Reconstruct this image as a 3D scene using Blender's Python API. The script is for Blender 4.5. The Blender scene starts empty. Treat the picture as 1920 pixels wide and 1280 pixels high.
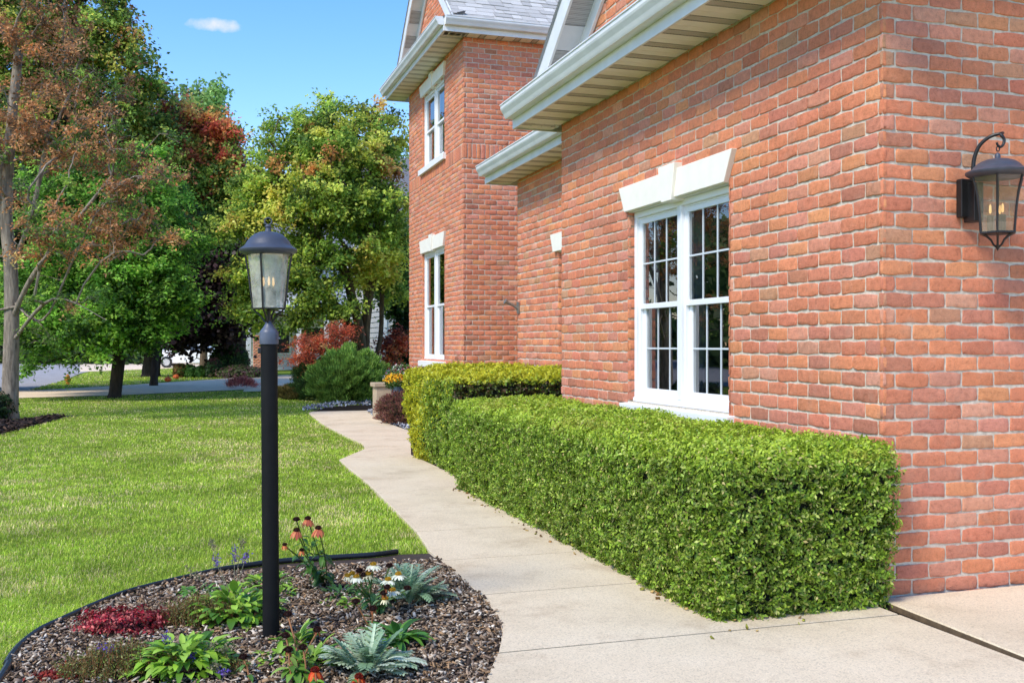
import bpy, math, random
import numpy as np
from math import radians, sin, cos, pi, sqrt, atan2
C = bpy.context.scene.collection
# ---------------------------------------------------------------- camera maths
FPX, CX, CY, CAMH = 1920.0, 960.0, 647.0, 1.3
TH = math.atan(614.0 / 1920.0)
ct, st = cos(TH), sin(TH)
def ray(px, py, Z):
    X = (px - CX) / FPX * Z
    return np.array([X * ct + Z * st, -X * st + Z * ct, CAMH - (py - CY) / FPX * Z])
def G(px, py, z=0.0):
    Z = FPX * (CAMH - z) / (py - CY)
    return ray(px, py, Z)
def GZ(px, Z):
    p = ray(px, CY, Z); p[2] = 0; return p
def S(r, g, b):
    f = lambda c: ((c / 255.0 + 0.055) / 1.055) ** 2.4 if c > 10 else c / 255.0 / 12.92
    return np.array([f(r), f(g), f(b)])
rng = np.random.default_rng(7)

# ---------------------------------------------------------------- objects
def tagit(o, label=None, cat=None, group=None, kind=None):
    if label: o['label'] = label
    if cat: o['category'] = cat
    if group: o['group'] = group
    if kind: o['kind'] = kind
    return o
def thing(name, loc, label, cat, group=None):
    o = bpy.data.objects.new(name, None); C.objects.link(o)
    o.location = loc; o.empty_display_size = .1
    return tagit(o, label, cat, group)
def woff(p):
    v = np.zeros(3)
    while p is not None:
        v += np.array(p.location); p = p.parent
    return v
def mk(name, V, faces, mat, parent=None, fcol=None, smooth=False, label=None, cat=None, group=None, kind=None, loc=None):
    """faces: list of int arrays (n,k)."""
    V = np.asarray(V, dtype=np.float64).reshape(-1, 3)
    if parent is not None: V = V - woff(parent)
    if loc is not None: V = V - np.asarray(loc)
    faces = [np.asarray(f, dtype=np.int32) for f in faces if len(f)]
    me = bpy.data.meshes.new(name)
    me.vertices.add(len(V)); me.vertices.foreach_set('co', V.astype(np.float32).ravel())
    nl = sum(f.size for f in faces); nf = sum(len(f) for f in faces)
    me.loops.add(nl); me.polygons.add(nf)
    me.loops.foreach_set('vertex_index', np.concatenate([f.ravel() for f in faces]))
    tot = np.concatenate([np.full(len(f), f.shape[1], dtype=np.int32) for f in faces])
    st_ = np.concatenate([[0], np.cumsum(tot)[:-1]]).astype(np.int32)
    me.polygons.foreach_set('loop_start', st_)
    if smooth: me.polygons.foreach_set('use_smooth', np.ones(nf, dtype=bool))
    me.update(calc_edges=True)
    if fcol is not None:
        a = me.attributes.new('col', 'FLOAT_COLOR', 'FACE')
        fc = np.asarray(fcol, dtype=np.float32)
        if fc.shape[1] == 3: fc = np.concatenate([fc, np.ones((len(fc), 1), np.float32)], 1)
        a.data.foreach_set('color', fc.ravel())
    if mat is not None: me.materials.append(mat)
    o = bpy.data.objects.new(name, me); C.objects.link(o)
    if parent is not None: o.parent = parent
    if loc is not None: o.location = loc
    return tagit(o, label, cat, group, kind)
class MB:
    """collects shapes for one mesh object"""
    def __init__(s): s.v = []; s.f = []; s.n = 0; s.c = []; s.cc = (1, 1, 1)
    def add(s, v, f, col=None):
        v = np.asarray(v, float).reshape(-1, 3); s.v.append(v)
        for q in f:
            s.f.append([i + s.n for i in q]); s.c.append(col if col is not None else s.cc)
        s.n += len(v)
    def box(s, a, b, col=None):
        (x0, y0, z0), (x1, y1, z1) = a, b
        v = [(x0,y0,z0),(x1,y0,z0),(x1,y1,z0),(x0,y1,z0),(x0,y0,z1),(x1,y0,z1),(x1,y1,z1),(x0,y1,z1)]
        s.add(v, [(0,3,2,1),(4,5,6,7),(0,1,5,4),(1,2,6,5),(2,3,7,6),(3,0,4,7)], col)
    def obox(s, c, ax, ay, az, col=None):
        c, ax, ay, az = map(lambda q: np.asarray(q, float), (c, ax, ay, az))
        v = [c + sx*ax + sy*ay + sz*az for sz in (-1, 1) for sx, sy in ((-1,-1),(1,-1),(1,1),(-1,1))]
        s.add(v, [(0,3,2,1),(4,5,6,7),(0,1,5,4),(1,2,6,5),(2,3,7,6),(3,0,4,7)], col)
    def tube(s, pts, rad, n=8, cap=True, col=None):
        pts = [np.asarray(p, float) for p in pts]
        if not hasattr(rad, '__len__'): rad = [rad] * len(pts)
        V = []; prev = None
        for i, p in enumerate(pts):
            t = pts[min(i+1, len(pts)-1)] - pts[max(i-1, 0)]
            t /= (np.linalg.norm(t) + 1e-9)
            if prev is None:
                a = np.array([1., 0, 0]) if abs(t[0]) < .8 else np.array([0, 1., 0])
                a = np.cross(t, a)
            else: a = prev - t * np.dot(prev, t)
            a /= (np.linalg.norm(a) + 1e-9); prev = a; b = np.cross(t, a)
            for k in range(n):
                an = 2*pi*k/n; V.append(p + rad[i]*(a*cos(an) + b*sin(an)))
        F = []
        for i in range(len(pts)-1):
            for k in range(n):
                F.append((i*n+k, i*n+(k+1) % n, (i+1)*n+(k+1) % n, (i+1)*n+k))
        if cap: F.append(tuple(range(n))[::-1]); F.append(tuple((len(pts)-1)*n+k for k in range(n)))
        s.add(V, F, col)
    def lathe(s, c, prof, n=24, rot=0, cap=True, col=None):
        V = []
        for r, z in prof:
            for k in range(n):
                an = 2*pi*k/n + rot; V.append((c[0]+r*cos(an), c[1]+r*sin(an), c[2]+z))
        F = []
        for i in range(len(prof)-1):
            for k in range(n):
                F.append((i*n+k, i*n+(k+1) % n, (i+1)*n+(k+1) % n, (i+1)*n+k))
        if cap: F.append(tuple(range(n))[::-1]); F.append(tuple((len(prof)-1)*n+k for k in range(n)))
        s.add(V, F, col)
    def prism(s, poly, axis, a, b, col=None):
        """extrude 2D poly along axis 'x' or 'y' or 'z' from a to b; poly gives the other two coords in order"""
        n = len(poly); V = []
        for t in (a, b):
            for p, q in poly:
                V.append({'x': (t, p, q), 'y': (p, t, q), 'z': (p, q, t)}[axis])
        F = [tuple(range(n))[::-1], tuple(range(n, 2*n))] + [(i, (i+1) % n, n+(i+1) % n, n+i) for i in range(n)]
        s.add(V, F, col)
    def build(s, name, mat, parent=None, smooth=False, bevel=0, fc=False, **k):
        if not s.v: return None
        V = np.concatenate(s.v)
        if parent is not None: V = V - woff(parent)
        me = bpy.data.meshes.new(name)
        loc = k.pop('loc', None)
        if loc is not None: V = V - np.asarray(loc)
        me.from_pydata(V.tolist(), [], s.f); me.update()
        if fc:
            a = me.attributes.new('col', 'FLOAT_COLOR', 'FACE')
            a.data.foreach_set('color', np.array([list(c)+[1] for c in s.c], np.float32).ravel())
        import bmesh
        bm = bmesh.new(); bm.from_mesh(me); bmesh.ops.recalc_face_normals(bm, faces=bm.faces); bm.to_mesh(me); bm.free()
        if smooth: me.polygons.foreach_set('use_smooth', np.ones(len(me.polygons), dtype=bool))
        if mat is not None: me.materials.append(mat)
        o = bpy.data.objects.new(name, me); C.objects.link(o)
        if parent is not None: o.parent = parent
        if loc is not None: o.location = loc
        if bevel:
            m = o.modifiers.new('bevel', 'BEVEL'); m.width = bevel; m.segments = 2; m.limit_method = 'ANGLE'; m.angle_limit = radians(40)
        if smooth:
            m = o.modifiers.new('es', 'EDGE_SPLIT'); m.split_angle = radians(38)
        return tagit(o, k.get('label'), k.get('cat'), k.get('group'), k.get('kind'))

# ---------------------------------------------------------------- numpy noise
def _h(ix, iy, iz):
    n = (ix*374761393 + iy*668265263 + iz*2147483647 + 1013904223) & 0x7fffffff
    n = (n ^ (n >> 13)) * 1274126177 & 0x7fffffff
    return ((n ^ (n >> 16)) & 0xffff) / 65535.0
def vn(P, sc=1.0, seed=0):
    P = np.asarray(P, float) * sc + seed*17.3
    if P.shape[1] == 2: P = np.concatenate([P, np.zeros((len(P), 1))], 1)
    i = np.floor(P).astype(np.int64); f = P - i; f = f*f*(3-2*f)
    r = 0
    for dx in (0, 1):
        for dy in (0, 1):
            for dz in (0, 1):
                w = (f[:,0] if dx else 1-f[:,0])*(f[:,1] if dy else 1-f[:,1])*(f[:,2] if dz else 1-f[:,2])
                r = r + w*_h(i[:,0]+dx, i[:,1]+dy, i[:,2]+dz)
    return r
def inpoly(P, poly):
    x, y = P[:,0], P[:,1]; ins = np.zeros(len(P), bool); n = len(poly)
    for i in range(n):
        x0, y0 = poly[i][:2]; x1, y1 = poly[(i+1) % n][:2]
        if y0 == y1: continue
        c = ((y0 > y) != (y1 > y)) & (x < (x1-x0)*(y-y0)/(y1-y0)+x0)
        ins ^= c
    return ins

# ---------------------------------------------------------------- materials
def nmat(name):
    m = bpy.data.materials.new(name); m.use_nodes = True
    nt = m.node_tree; nt.nodes.clear()
    out = nt.nodes.new('ShaderNodeOutputMaterial')
    b = nt.nodes.new('ShaderNodeBsdfPrincipled')
    nt.links.new(b.outputs[0], out.inputs[0])
    return m, nt, b, out
def nd(nt, t, **k):
    n = nt.nodes.new(t)
    for a, v in k.items(): setattr(n, a, v)
    return n
def coords(nt): return nd(nt, 'ShaderNodeTexCoord').outputs['Object']
def noise(nt, scale, detail=3, rough=.55, vec=None):
    n = nd(nt, 'ShaderNodeTexNoise'); n.inputs['Scale'].default_value = scale
    n.inputs['Detail'].default_value = detail; n.inputs['Roughness'].default_value = rough
    nt.links.new(vec if vec is not None else coords(nt), n.inputs['Vector']); return n.outputs['Fac']
def ramp(nt, fac, stops):
    r = nd(nt, 'ShaderNodeValToRGB'); e = r.color_ramp.elements
    while len(e) > 1: e.remove(e[-1])
    for i, (p, c) in enumerate(stops):
        el = e[0] if i == 0 else e.new(p)
        el.position = p; el.color = (*[float(x) for x in c], 1) if hasattr(c, '__len__') else (c, c, c, 1)
    nt.links.new(fac, r.inputs[0]); return r.outputs[0]
def mixc(nt, a, b, fac, mode='MIX'):
    m = nd(nt, 'ShaderNodeMix', data_type='RGBA', blend_type=mode)
    for v, i in ((fac, 0), (a, 6), (b, 7)):
        if hasattr(v, 'is_linked') or hasattr(v, 'links'): nt.links.new(v, m.inputs[i])
        elif hasattr(v, '__len__'): m.inputs[i].default_value = (*[float(x) for x in v], 1)
        else: m.inputs[i].default_value = v
    return m.outputs[2]
def bump(nt, b, h, strength=.3, dist=.01):
    n = nd(nt, 'ShaderNodeBump'); n.inputs['Strength'].default_value = strength; n.inputs['Distance'].default_value = dist
    nt.links.new(h, n.inputs['Height']); nt.links.new(n.outputs[0], b.inputs['Normal'])
def plain(name, col, rough=.6, metal=0, var=.12, scale=6, bmp=0, bscale=80, spec=.5):
    m, nt, b, out = nmat(name)
    col = np.asarray(col, float)
    c = ramp(nt, noise(nt, scale, 5), [(.25, col*(1-var)), (.75, np.minimum(col*(1+var), .95))])
    nt.links.new(c, b.inputs['Base Color'])
    b.inputs['Roughness'].default_value = rough; b.inputs['Metallic'].default_value = metal
    b.inputs['Specular IOR Level'].default_value = spec
    if bmp: bump(nt, b, noise(nt, bscale, 4), bmp, .004)
    return m
def leafmat(name, trans=.3, rough=.5, spec=.35):
    m, nt, b, out = nmat(name)
    a = nd(nt, 'ShaderNodeAttribute', attribute_name='col')
    nt.links.new(a.outputs['Color'], b.inputs['Base Color'])
    b.inputs['Roughness'].default_value = rough; b.inputs['Specular IOR Level'].default_value = spec
    t = nd(nt, 'ShaderNodeBsdfTranslucent')
    hs = nd(nt, 'ShaderNodeHueSaturation'); hs.inputs['Value'].default_value = 1.2; hs.inputs['Saturation'].default_value = .95
    nt.links.new(a.outputs['Color'], hs.inputs['Color']); nt.links.new(hs.outputs[0], t.inputs[0])
    mx = nd(nt, 'ShaderNodeMixShader'); mx.inputs[0].default_value = trans
    nt.links.new(b.outputs[0], mx.inputs[1]); nt.links.new(t.outputs[0], mx.inputs[2]); nt.links.new(mx.outputs[0], out.inputs[0])
    return m
M = {}
M['leaf'] = leafmat('foliage_leaves', .42)
M['leaf_gloss'] = leafmat('hedge_leaves', .25, .5, .35)
M['blade'] = leafmat('grass_blades', .35, .6, .3)
M['petal'] = leafmat('flower_petals', .25, .6, .2)
def attrmat(name, rough=.85, bmp=.3, bscale=200):
    m, nt, b, out = nmat(name)
    a = nd(nt, 'ShaderNodeAttribute', attribute_name='col')
    c = mixc(nt, a.outputs['Color'], ramp(nt, noise(nt, 60, 5), [(.3, .55), (.7, 1.25)]), 1.0, 'MULTIPLY')
    nt.links.new(c, b.inputs['Base Color']); b.inputs['Roughness'].default_value = rough
    b.inputs['Specular IOR Level'].default_value = .25
    bump(nt, b, noise(nt, bscale, 4), bmp, .003)
    return m
M['chip'] = attrmat('bark_chips')
M['stone_chip'] = attrmat('gravel_stones', .7)
def brickmat():
    m, nt, b, out = nmat('brick_faces')
    a = nd(nt, 'ShaderNodeAttribute', attribute_name='col').outputs['Color']
    n1 = noise(nt, 30, 8, .72); n2 = noise(nt, 110, 5, .75); n3 = noise(nt, 9, 3)
    c = mixc(nt, a, ramp(nt, n1, [(.30, (.70, .68, .67)), (.46, (.98, .98, .98)), (.60, (1.1, 1.12, 1.12)), (.74, (1.3, 1.4, 1.42))]), 1, 'MULTIPLY')
    c = mixc(nt, c, S(196, 160, 138), ramp(nt, n3, [(.55, 0), (.8, .3)]))       # mortar wash
    c = mixc(nt, c, S(70, 40, 34), ramp(nt, n2, [(.30, .6), (.40, 0)]))         # pits
    nt.links.new(c, b.inputs['Base Color']); b.inputs['Roughness'].default_value = .88; b.inputs['Specular IOR Level'].default_value = .2
    ad = nd(nt, 'ShaderNodeMath', operation='ADD'); nt.links.new(n1, ad.inputs[0]); nt.links.new(n2, ad.inputs[1])
    bump(nt, b, ad.outputs[0], .9, .007)
    return m
M['brick'] = brickmat()
def mortarmat():
    m, nt, b, out = nmat('mortar')
    c = ramp(nt, noise(nt, 35, 6), [(.25, S(180, 168, 148)), (.7, S(224, 212, 192))])
    nt.links.new(c, b.inputs['Base Color']); b.inputs['Roughness'].default_value = .95
    bump(nt, b, noise(nt, 120, 5), .8, .006); return m
M['mortar'] = mortarmat()
def concmat(name, c0, c1):
    m, nt, b, out = nmat(name)
    big = ramp(nt, noise(nt, 1.3, 8, .68), [(.30, c0*.90), (.5, (c0+c1)/2), (.70, c1)])
    v = nd(nt, 'ShaderNodeTexVoronoi'); v.inputs['Scale'].default_value = 150
    nt.links.new(coords(nt), v.inputs['Vector'])
    sp = ramp(nt, v.outputs['Color'], [(0, .62), (.35, .95), (.8, 1.05), (1, 1.2)])
    c = mixc(nt, big, sp, .75, 'MULTIPLY')
    st_ = ramp(nt, noise(nt, 2.3, 5, .7), [(.54, 0), (.74, .4)])
    c = mixc(nt, c, S(150, 118, 84), st_)
    fine = ramp(nt, noise(nt, 420, 2), [(.3, .8), (.7, 1.12)])
    c = mixc(nt, c, fine, 1, 'MULTIPLY')
    nt.links.new(c, b.inputs['Base Color']); b.inputs['Roughness'].default_value = .9; b.inputs['Specular IOR Level'].default_value = .2
    bump(nt, b, noise(nt, 260, 3), .5, .003); return m
M['dummy'] = None
M['conc'] = concmat('path_concrete', S(218, 198, 166), S(232, 214, 184))
M['conc_dark'] = plain('joint_dirt', S(40, 33, 26), 1., spec=.05)
M['road'] = concmat('road_concrete', S(240, 212, 180), S(246, 224, 194))
M['street'] = concmat('street_concrete', S(160, 156, 156), S(178, 174, 172))
M['white'] = plain('white_paint', (.80, .80, .80), .45, var=.03)
M['white_trim'] = plain('white_trim_aluminium', (.74, .75, .75), .42, var=.10, scale=4)
M['vinyl'] = plain('window_vinyl', (.84, .85, .86), .35, var=.015)
M['stone'] = plain('limestone', S(238, 233, 220), .8, var=.05, scale=9, bmp=.3, bscale=150)
M['black'] = plain('black_metal', (.012, .012, .013), .38, var=.25, scale=30, bmp=.12, bscale=300)
M['black_matt'] = plain('black_post_paint', (.006, .006, .0065), .6, spec=.2, var=.3, scale=14, bmp=.15, bscale=260)
M['grey_metal'] = plain('slate_painted_metal', (.058, .066, .09), .42, var=.2, scale=20, bmp=.1, bscale=200)
M['collar'] = plain('slate_collar_paint', (.085, .10, .14), .45, var=.3, scale=20, bmp=.1, bscale=200)
M['rubber'] = plain('black_edging_plastic', (.012, .014, .017), .38, var=.35, scale=8, bmp=.15, bscale=50)
M['soil'] = plain('dark_soil', S(62, 50, 42), .95, var=.4, scale=18, bmp=.8, bscale=40)
M['dark_room'] = plain('dark_interior', (.012, .013, .015), .9)
M['curtain'] = plain('grey_curtain', (.20, .21, .27), .9, var=.1, scale=3)
def grassbase():
    m, nt, b, out = nmat('lawn_turf')
    c = ramp(nt, noise(nt, 1.2, 6, .65), [(.3, S(104, 132, 42)), (.55, S(132, 152, 54)), (.72, S(176, 164, 96))])
    c = mixc(nt, c, ramp(nt, noise(nt, 70, 4, .7), [(.3, .6), (.7, 1.15)]), 1, 'MULTIPLY')
    nt.links.new(c, b.inputs['Base Color']); b.inputs['Roughness'].default_value = 1; b.inputs['Specular IOR Level'].default_value = .1
    bump(nt, b, noise(nt, 60, 5), 1, .03); return m
M['turf'] = grassbase()
def barkmat(name, c0, c1, sc=14):
    m, nt, b, out = nmat(name)
    mp = nd(nt, 'ShaderNodeMapping'); mp.inputs['Scale'].default_value = (1, 1, .22)
    nt.links.new(coords(nt), mp.inputs[0])
    n = noise(nt, sc, 6, .65, mp.outputs[0])
    nt.links.new(ramp(nt, n, [(.3, c0), (.7, c1)]), b.inputs['Base Color']); b.inputs['Roughness'].default_value = .95
    bump(nt, b, n, 1, .03); return m
M['bark_pale'] = barkmat('pale_grey_bark', S(88, 78, 68), S(176, 162, 144))
M['bark_dark'] = barkmat('dark_bark', S(30, 26, 24), S(70, 60, 52))
M['bark_brown'] = barkmat('brown_bark', S(58, 46, 36), S(122, 102, 78))
def glassmat(name, tint=(1, 1, 1), base=.06, rough=0.0, edge=.75):
    m, nt, b, out = nmat(name); nt.nodes.remove(b)
    t = nd(nt, 'ShaderNodeBsdfTransparent'); t.inputs[0].default_value = (*tint, 1)
    g = nd(nt, 'ShaderNodeBsdfGlossy'); g.inputs['Roughness'].default_value = rough
    lw = nd(nt, 'ShaderNodeLayerWeight'); lw.inputs[0].default_value = .5
    pw = nd(nt, 'ShaderNodeMath', operation='POWER'); pw.inputs[1].default_value = 5; nt.links.new(lw.outputs['Facing'], pw.inputs[0])
    ad = nd(nt, 'ShaderNodeMath', operation='MULTIPLY_ADD'); ad.inputs[1].default_value = edge; ad.inputs[2].default_value = base
    nt.links.new(pw.outputs[0], ad.inputs[0])
    mx = nd(nt, 'ShaderNodeMixShader'); nt.links.new(ad.outputs[0], mx.inputs[0]); nt.links.new(t.outputs[0], mx.inputs[1]); nt.links.new(g.outputs[0], mx.inputs[2])
    nt.links.new(mx.outputs[0], out.inputs[0]); return m
M['glass'] = glassmat('window_glass', (.75, .8, .8), .2, edge=1.1)
def seedglass():
    m, nt, b, out = nmat('seeded_lantern_glass'); nt.nodes.remove(b)
    t = nd(nt, 'ShaderNodeBsdfTransparent'); t.inputs[0].default_value = (.86, .86, .82, 1)
    d = nd(nt, 'ShaderNodeBsdfDiffuse'); d.inputs[0].default_value = (.80, .78, .68, 1)
    g = nd(nt, 'ShaderNodeBsdfGlossy'); g.inputs['Roughness'].default_value = .12
    f = ramp(nt, noise(nt, 26, 6, .6), [(.3, .22), (.72, .55)])
    m1 = nd(nt, 'ShaderNodeMixShader'); nt.links.new(f, m1.inputs[0]); nt.links.new(t.outputs[0], m1.inputs[1]); nt.links.new(d.outputs[0], m1.inputs[2])
    m2 = nd(nt, 'ShaderNodeMixShader'); m2.inputs[0].default_value = .10; nt.links.new(m1.outputs[0], m2.inputs[1]); nt.links.new(g.outputs[0], m2.inputs[2])
    nt.links.new(m2.outputs[0], out.inputs[0]); return m
M['seed_glass'] = seedglass()
def emis(name, col, s):
    m, nt, b, out = nmat(name)
    b.inputs['Base Color'].default_value = (*col, 1); b.inputs['Emission Color'].default_value = (*col, 1); b.inputs['Emission Strength'].default_value = s
    return m
M['bulb'] = emis('glowing_filament', (1., .66, .30), 1.2)
M['bulb_glass'] = glassmat('bulb_glass', (.98, .96, .9), .05)
M['sleeve'] = plain('candle_sleeve', (.10, .10, .095), .7, var=.3, scale=60)
SKYK, SKYD, SKYS, SUNE, SUNA = .15, .2, 1.35, 4.0, 14; SKYT = (2.05, 1.83, 1.98)
# ================================================================ HOUSE
BL, BHt = .205, .081          # brick module
def brick_set(O, D, N, spans, z0, z1, opens, lod=2, seed=1, phase=0., soldier=(), off=0.0):
    """bricks of one wall. spans(z)->(a,b) along D. opens: (a,b,z0,z1). soldier: list of z (bottom) of soldier courses"""
    r = np.random.default_rng(seed)
    cs = []   # s0,s1,zlo,zhi
    z = z0; row = 0
    while z < z1 - .02:
        sol = any(abs(z - q) < BHt*.5 for q in soldier)
        h = BHt*3 if sol else BHt
        mod = .0745 if sol else BL
        zc = z + h/2
        sp = spans(zc)
        if sp:
            a, b = sp
            st0 = a - (0 if sol else (row % 2)*(BL*.5) + phase)
            iv = [(a, b)]
            for (oa, ob, oz0, oz1) in opens:
                if oz0 < zc < oz1:
                    nv = []
                    for (p, q) in iv:
                        if ob <= p or oa >= q: nv.append((p, q)); continue
                        if oa > p: nv.append((p, oa))
                        if ob < q: nv.append((ob, q))
                    iv = nv
            k = math.floor((a - st0)/mod) - 1
            while st0 + k*mod < b:
                s0 = st0 + k*mod; s1 = s0 + mod
                for (p, q) in iv:
                    c0, c1 = max(s0, p), min(s1, q)
                    if c1 - c0 > .025:
                        l = .0060 if c0 > p + 1e-4 else -.002
                        rr_ = .0060 if c1 < q - 1e-4 else -.002
                        cs.append((c0 + l, c1 - rr_, z + .006, z + h - .006))
                k += 1
        z += h; row += 1
    B = np.array(cs); nb = len(B)
    cen = (B[:,0]+B[:,1])/2; hw = (B[:,1]-B[:,0])/2; zc = (B[:,2]+B[:,3])/2; hh = (B[:,3]-B[:,2])/2
    if lod == 2: S_ = np.array([-1, -.965, -.62, -.2, .2, .62, .965, 1]); T_ = np.array([-1, -.9, -.3, .3, .9, 1])
    elif lod == 1: S_ = np.array([-1, -.95, 0, .95, 1]); T_ = np.array([-1, -.88, .88, 1])
    else: S_ = np.array([-1, 1.]); T_ = np.array([-1, 1.])
    nx, ny = len(S_), len(T_)
    ss, tt = np.meshgrid(S_, T_); ss = ss.ravel(); tt = tt.ravel()
    ring = ([i for i in range(nx)] + [nx*(j+1)-1 for j in range(1, ny)] +
            [nx*ny-1-i for i in range(1, nx)] + [nx*(ny-1-j) for j in range(1, ny-1)])
    idx = np.array(list(range(nx*ny)) + ring)
    s_ = ss[idx]; t_ = tt[idx]; back = np.zeros(len(idx)); back[nx*ny:] = 1
    edge = ((abs(s_) == 1) | (abs(t_) == 1)).astype(float)
    nv = len(idx)
    am = .0018 if lod else .0
    ph = r.uniform(0, 2*pi, (nb, 6))
    wob_z = am*(np.sin(s_[None]*2.6 + ph[:, :1]) + .7*np.sin(s_[None]*6.1 + ph[:, 1:2]))*np.sign(t_)[None]*abs(t_)[None]
    wob_z += r.normal(0, am*.7, (nb, nv))*edge
    wob_s = am*(np.sin(t_[None]*2.2 + ph[:, 2:3]))*np.sign(s_)[None]*abs(s_)[None]
    corner = (abs(s_)*abs(t_))**8
    ps = s_[None]*hw[:, None] + wob_s - np.sign(s_)*corner*.0022
    pz = t_[None]*hh[:, None] + wob_z - np.sign(t_)*corner*.003 + (r.normal(0, .0016, (nb, 1)) if lod else 0) + s_[None]*r.normal(0, .0013, (nb, 1))
    dep = r.normal(0, .0016, (nb, 1)) + .0016*np.sin(s_[None]*2 + ph[:, 3:4])
    dep = np.maximum(dep, -.0012) + r.normal(0, .0007, (nb, nv)) - edge*(.0012 if lod else 0) - back*.016
    base = O[None, None] + off
    P = (O[None, None] + D[None, None]*(cen[:, None]+ps)[..., None] + N[None, None]*dep[..., None])
    P[..., 2] += (zc[:, None] + pz)
    fq = []
    for j in range(ny-1):
        for i in range(nx-1): fq.append((j*nx+i, j*nx+i+1, (j+1)*nx+i+1, (j+1)*nx+i))
    nr = len(ring)
    for k in range(nr): fq.append((ring[k], nx*ny+k, nx*ny+(k+1) % nr, ring[(k+1) % nr]))
    fq = np.array(fq)
    if np.dot(np.cross(D, [0, 0, 1]), N) < 0: fq = fq[:, ::-1]
    F = (fq[None] + (np.arange(nb)*nv)[:, None, None]).reshape(-1, 4)
    pal = np.array([S(206,128,98), S(202,124,98), S(210,132,98), S(198,126,106), S(206,138,118), S(214,142,102), S(192,124,106), S(178,116,96), S(210,150,128), S(190,140,112)])
    pal = pal*.82 + pal.mean(0)*.18
    w = np.array([.22, .18, .16, .12, .10, .07, .05, .04, .03, .03])
    cb = np.array([1.10, 1.09, 1.0])*pal[r.choice(len(pal), nb, p=w)]*r.normal(1, .055, (nb, 1))*r.normal(1, .02, (nb, 3))
    fc = np.repeat(np.clip(cb, .02, .8), len(fq), 0)
    return P.reshape(-1, 3), F, fc
def mortar_sheet(O, D, N, spans, z0, z1, opens, dep=-.0052):
    """flat sheet cut round the openings"""
    zs = sorted(set([z0, z1] + [o[2] for o in opens] + [o[3] for o in opens] + (list(np.arange(z0, z1, .08)) if spans(z1-.01) != spans(z0+.01) else [])))
    zs = [q for q in zs if z0 <= q <= z1]
    V = []; F = []
    for a0, a1 in zip(zs[:-1], zs[1:]):
        zc = (a0+a1)/2; sp = spans(zc)
        if not sp: continue
        iv = [sp]
        for (oa, ob, oz0, oz1) in opens:
            if oz0 < zc < oz1:
                nv = []
                for (p, q) in iv:
                    if ob <= p or oa >= q: nv.append((p, q)); continue
                    if oa > p: nv.append((p, oa))
                    if ob < q: nv.append((ob, q))
                iv = nv
        for p, q in iv:
            n = len(V)
            for s_, z_ in ((p, a0), (q, a0), (q, a1), (p, a1)):
                v = O + D*s_ + N*dep; V.append((v[0], v[1], z_ + O[2]))
            F.append((n, n+1, n+2, n+3))
    F = np.array(F)
    if np.dot(np.cross(D, [0, 0, 1]), N) < 0: F = F[:, ::-1]
    return np.array(V), F
def wall(house, O, D, N, spans, z0, z1, opens=(), lod=2, seed=1, phase=0., soldier=(), name='brick_wall', label=None):
    O = np.asarray(O, float); D = np.asarray(D, float); N = np.asarray(N, float)
    V, F, fc = brick_set(O, D, N, spans, z0, z1, opens, lod, seed, phase, soldier)
    V2, F2 = mortar_sheet(O, D, N, spans, z0, z1, opens)
    me_v = np.concatenate([V, V2]); me_f = np.concatenate([F, F2 + len(V)])
    fc2 = np.concatenate([fc, np.full((len(F2), 3), .5)])
    o = mk(name, me_v, [me_f], M['brick'], house, fc2, smooth=False, label=label)
    o.data.materials.append(M['mortar'])
    mi = np.zeros(len(me_f), np.int32); mi[len(F):] = 1
    o.data.polygons.foreach_set('material_index', mi)
    sm = np.ones(len(me_f), bool); sm[len(F):] = False
    o.data.polygons.foreach_set('use_smooth', sm)
    return o

U0, V0, V1 = 3.347, 4.337, 8.95      # garage block
U1, V2 = 3.957, 12.15                # recessed block
UT, VT0, VT1 = 4.25, 15.86, 20.0     # tower block
ZE, ZT = 3.355, 6.235                # soffit heights
house = thing('brick_house', (U0, V0, 0), 'large two storey house of weathered orange red brick with white eaves and windows', 'house')
xu = np.array([1., 0, 0]); yv = np.array([0, 1., 0]); nu = -xu; nv_ = -yv
win_g = (5.867, 7.43, .86, 2.345)
# lintel outline on garage wall is proud, bricks just run behind it; gable spans
def gable(a, b, ze, slope, inset=0.0):
    m = (a+b)/2
    def f(z):
        if z < ze: return (a, b)
        k = (z-ze)/slope
        if a+k < b-k - .05: return (a+k, b-k)
        return None
    return f
GS = .75
gz_top = ZE + .12 + (V1-V0)/2*GS
wall(house, (U0, 0, 0), yv, nu, gable(V0, V1, ZE+.12, GS), -.05, gz_top, [(win_g[0], win_g[1], win_g[2], win_g[3])], 2, 11, phase=.06)
wall(house, (0, V0, 0), xu, nv_, lambda z: (U0-.004, 9.5), -.05, 5.6, (), 2, 12, phase=BL*.62)
win_r = (9.1, 10.67, 1.05, 2.33)
wall(house, (U1, 0, 0), yv, nu, lambda z: (V1, V2), .0, ZE, [win_r], 1, 13)
wall(house, (0, V2, 0), xu, yv, lambda z: (U1, 7.0), .0, ZE, (), 0, 14)
win_l = (17.1, 18.79, 1.03, 3.0); win_h = (17.1, 18.79, 4.6, 5.92)
TSL = .85
wall(house, (UT, 0, 0), yv, nu, gable(VT0, VT1, ZT+.1, TSL), .0, ZT+.1+(VT1-VT0)/2*TSL, [win_l, win_h], 1, 15, soldier=(.0+BHt*53,))
wall(house, (0, VT0, 0), xu, nv_, lambda z: (UT, 9.5), .0, ZT, (), 1, 16, soldier=(.0+BHt*53,), phase=.05)
wall(house, (0, VT1, 0), xu, yv, lambda z: (UT, 9.5), .0, ZT, (), 0, 17)
wall(house, (7.0, 0, 0), yv, nu, lambda z: (V2, VT0), .0, ZT, (), 0, 18)
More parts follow.
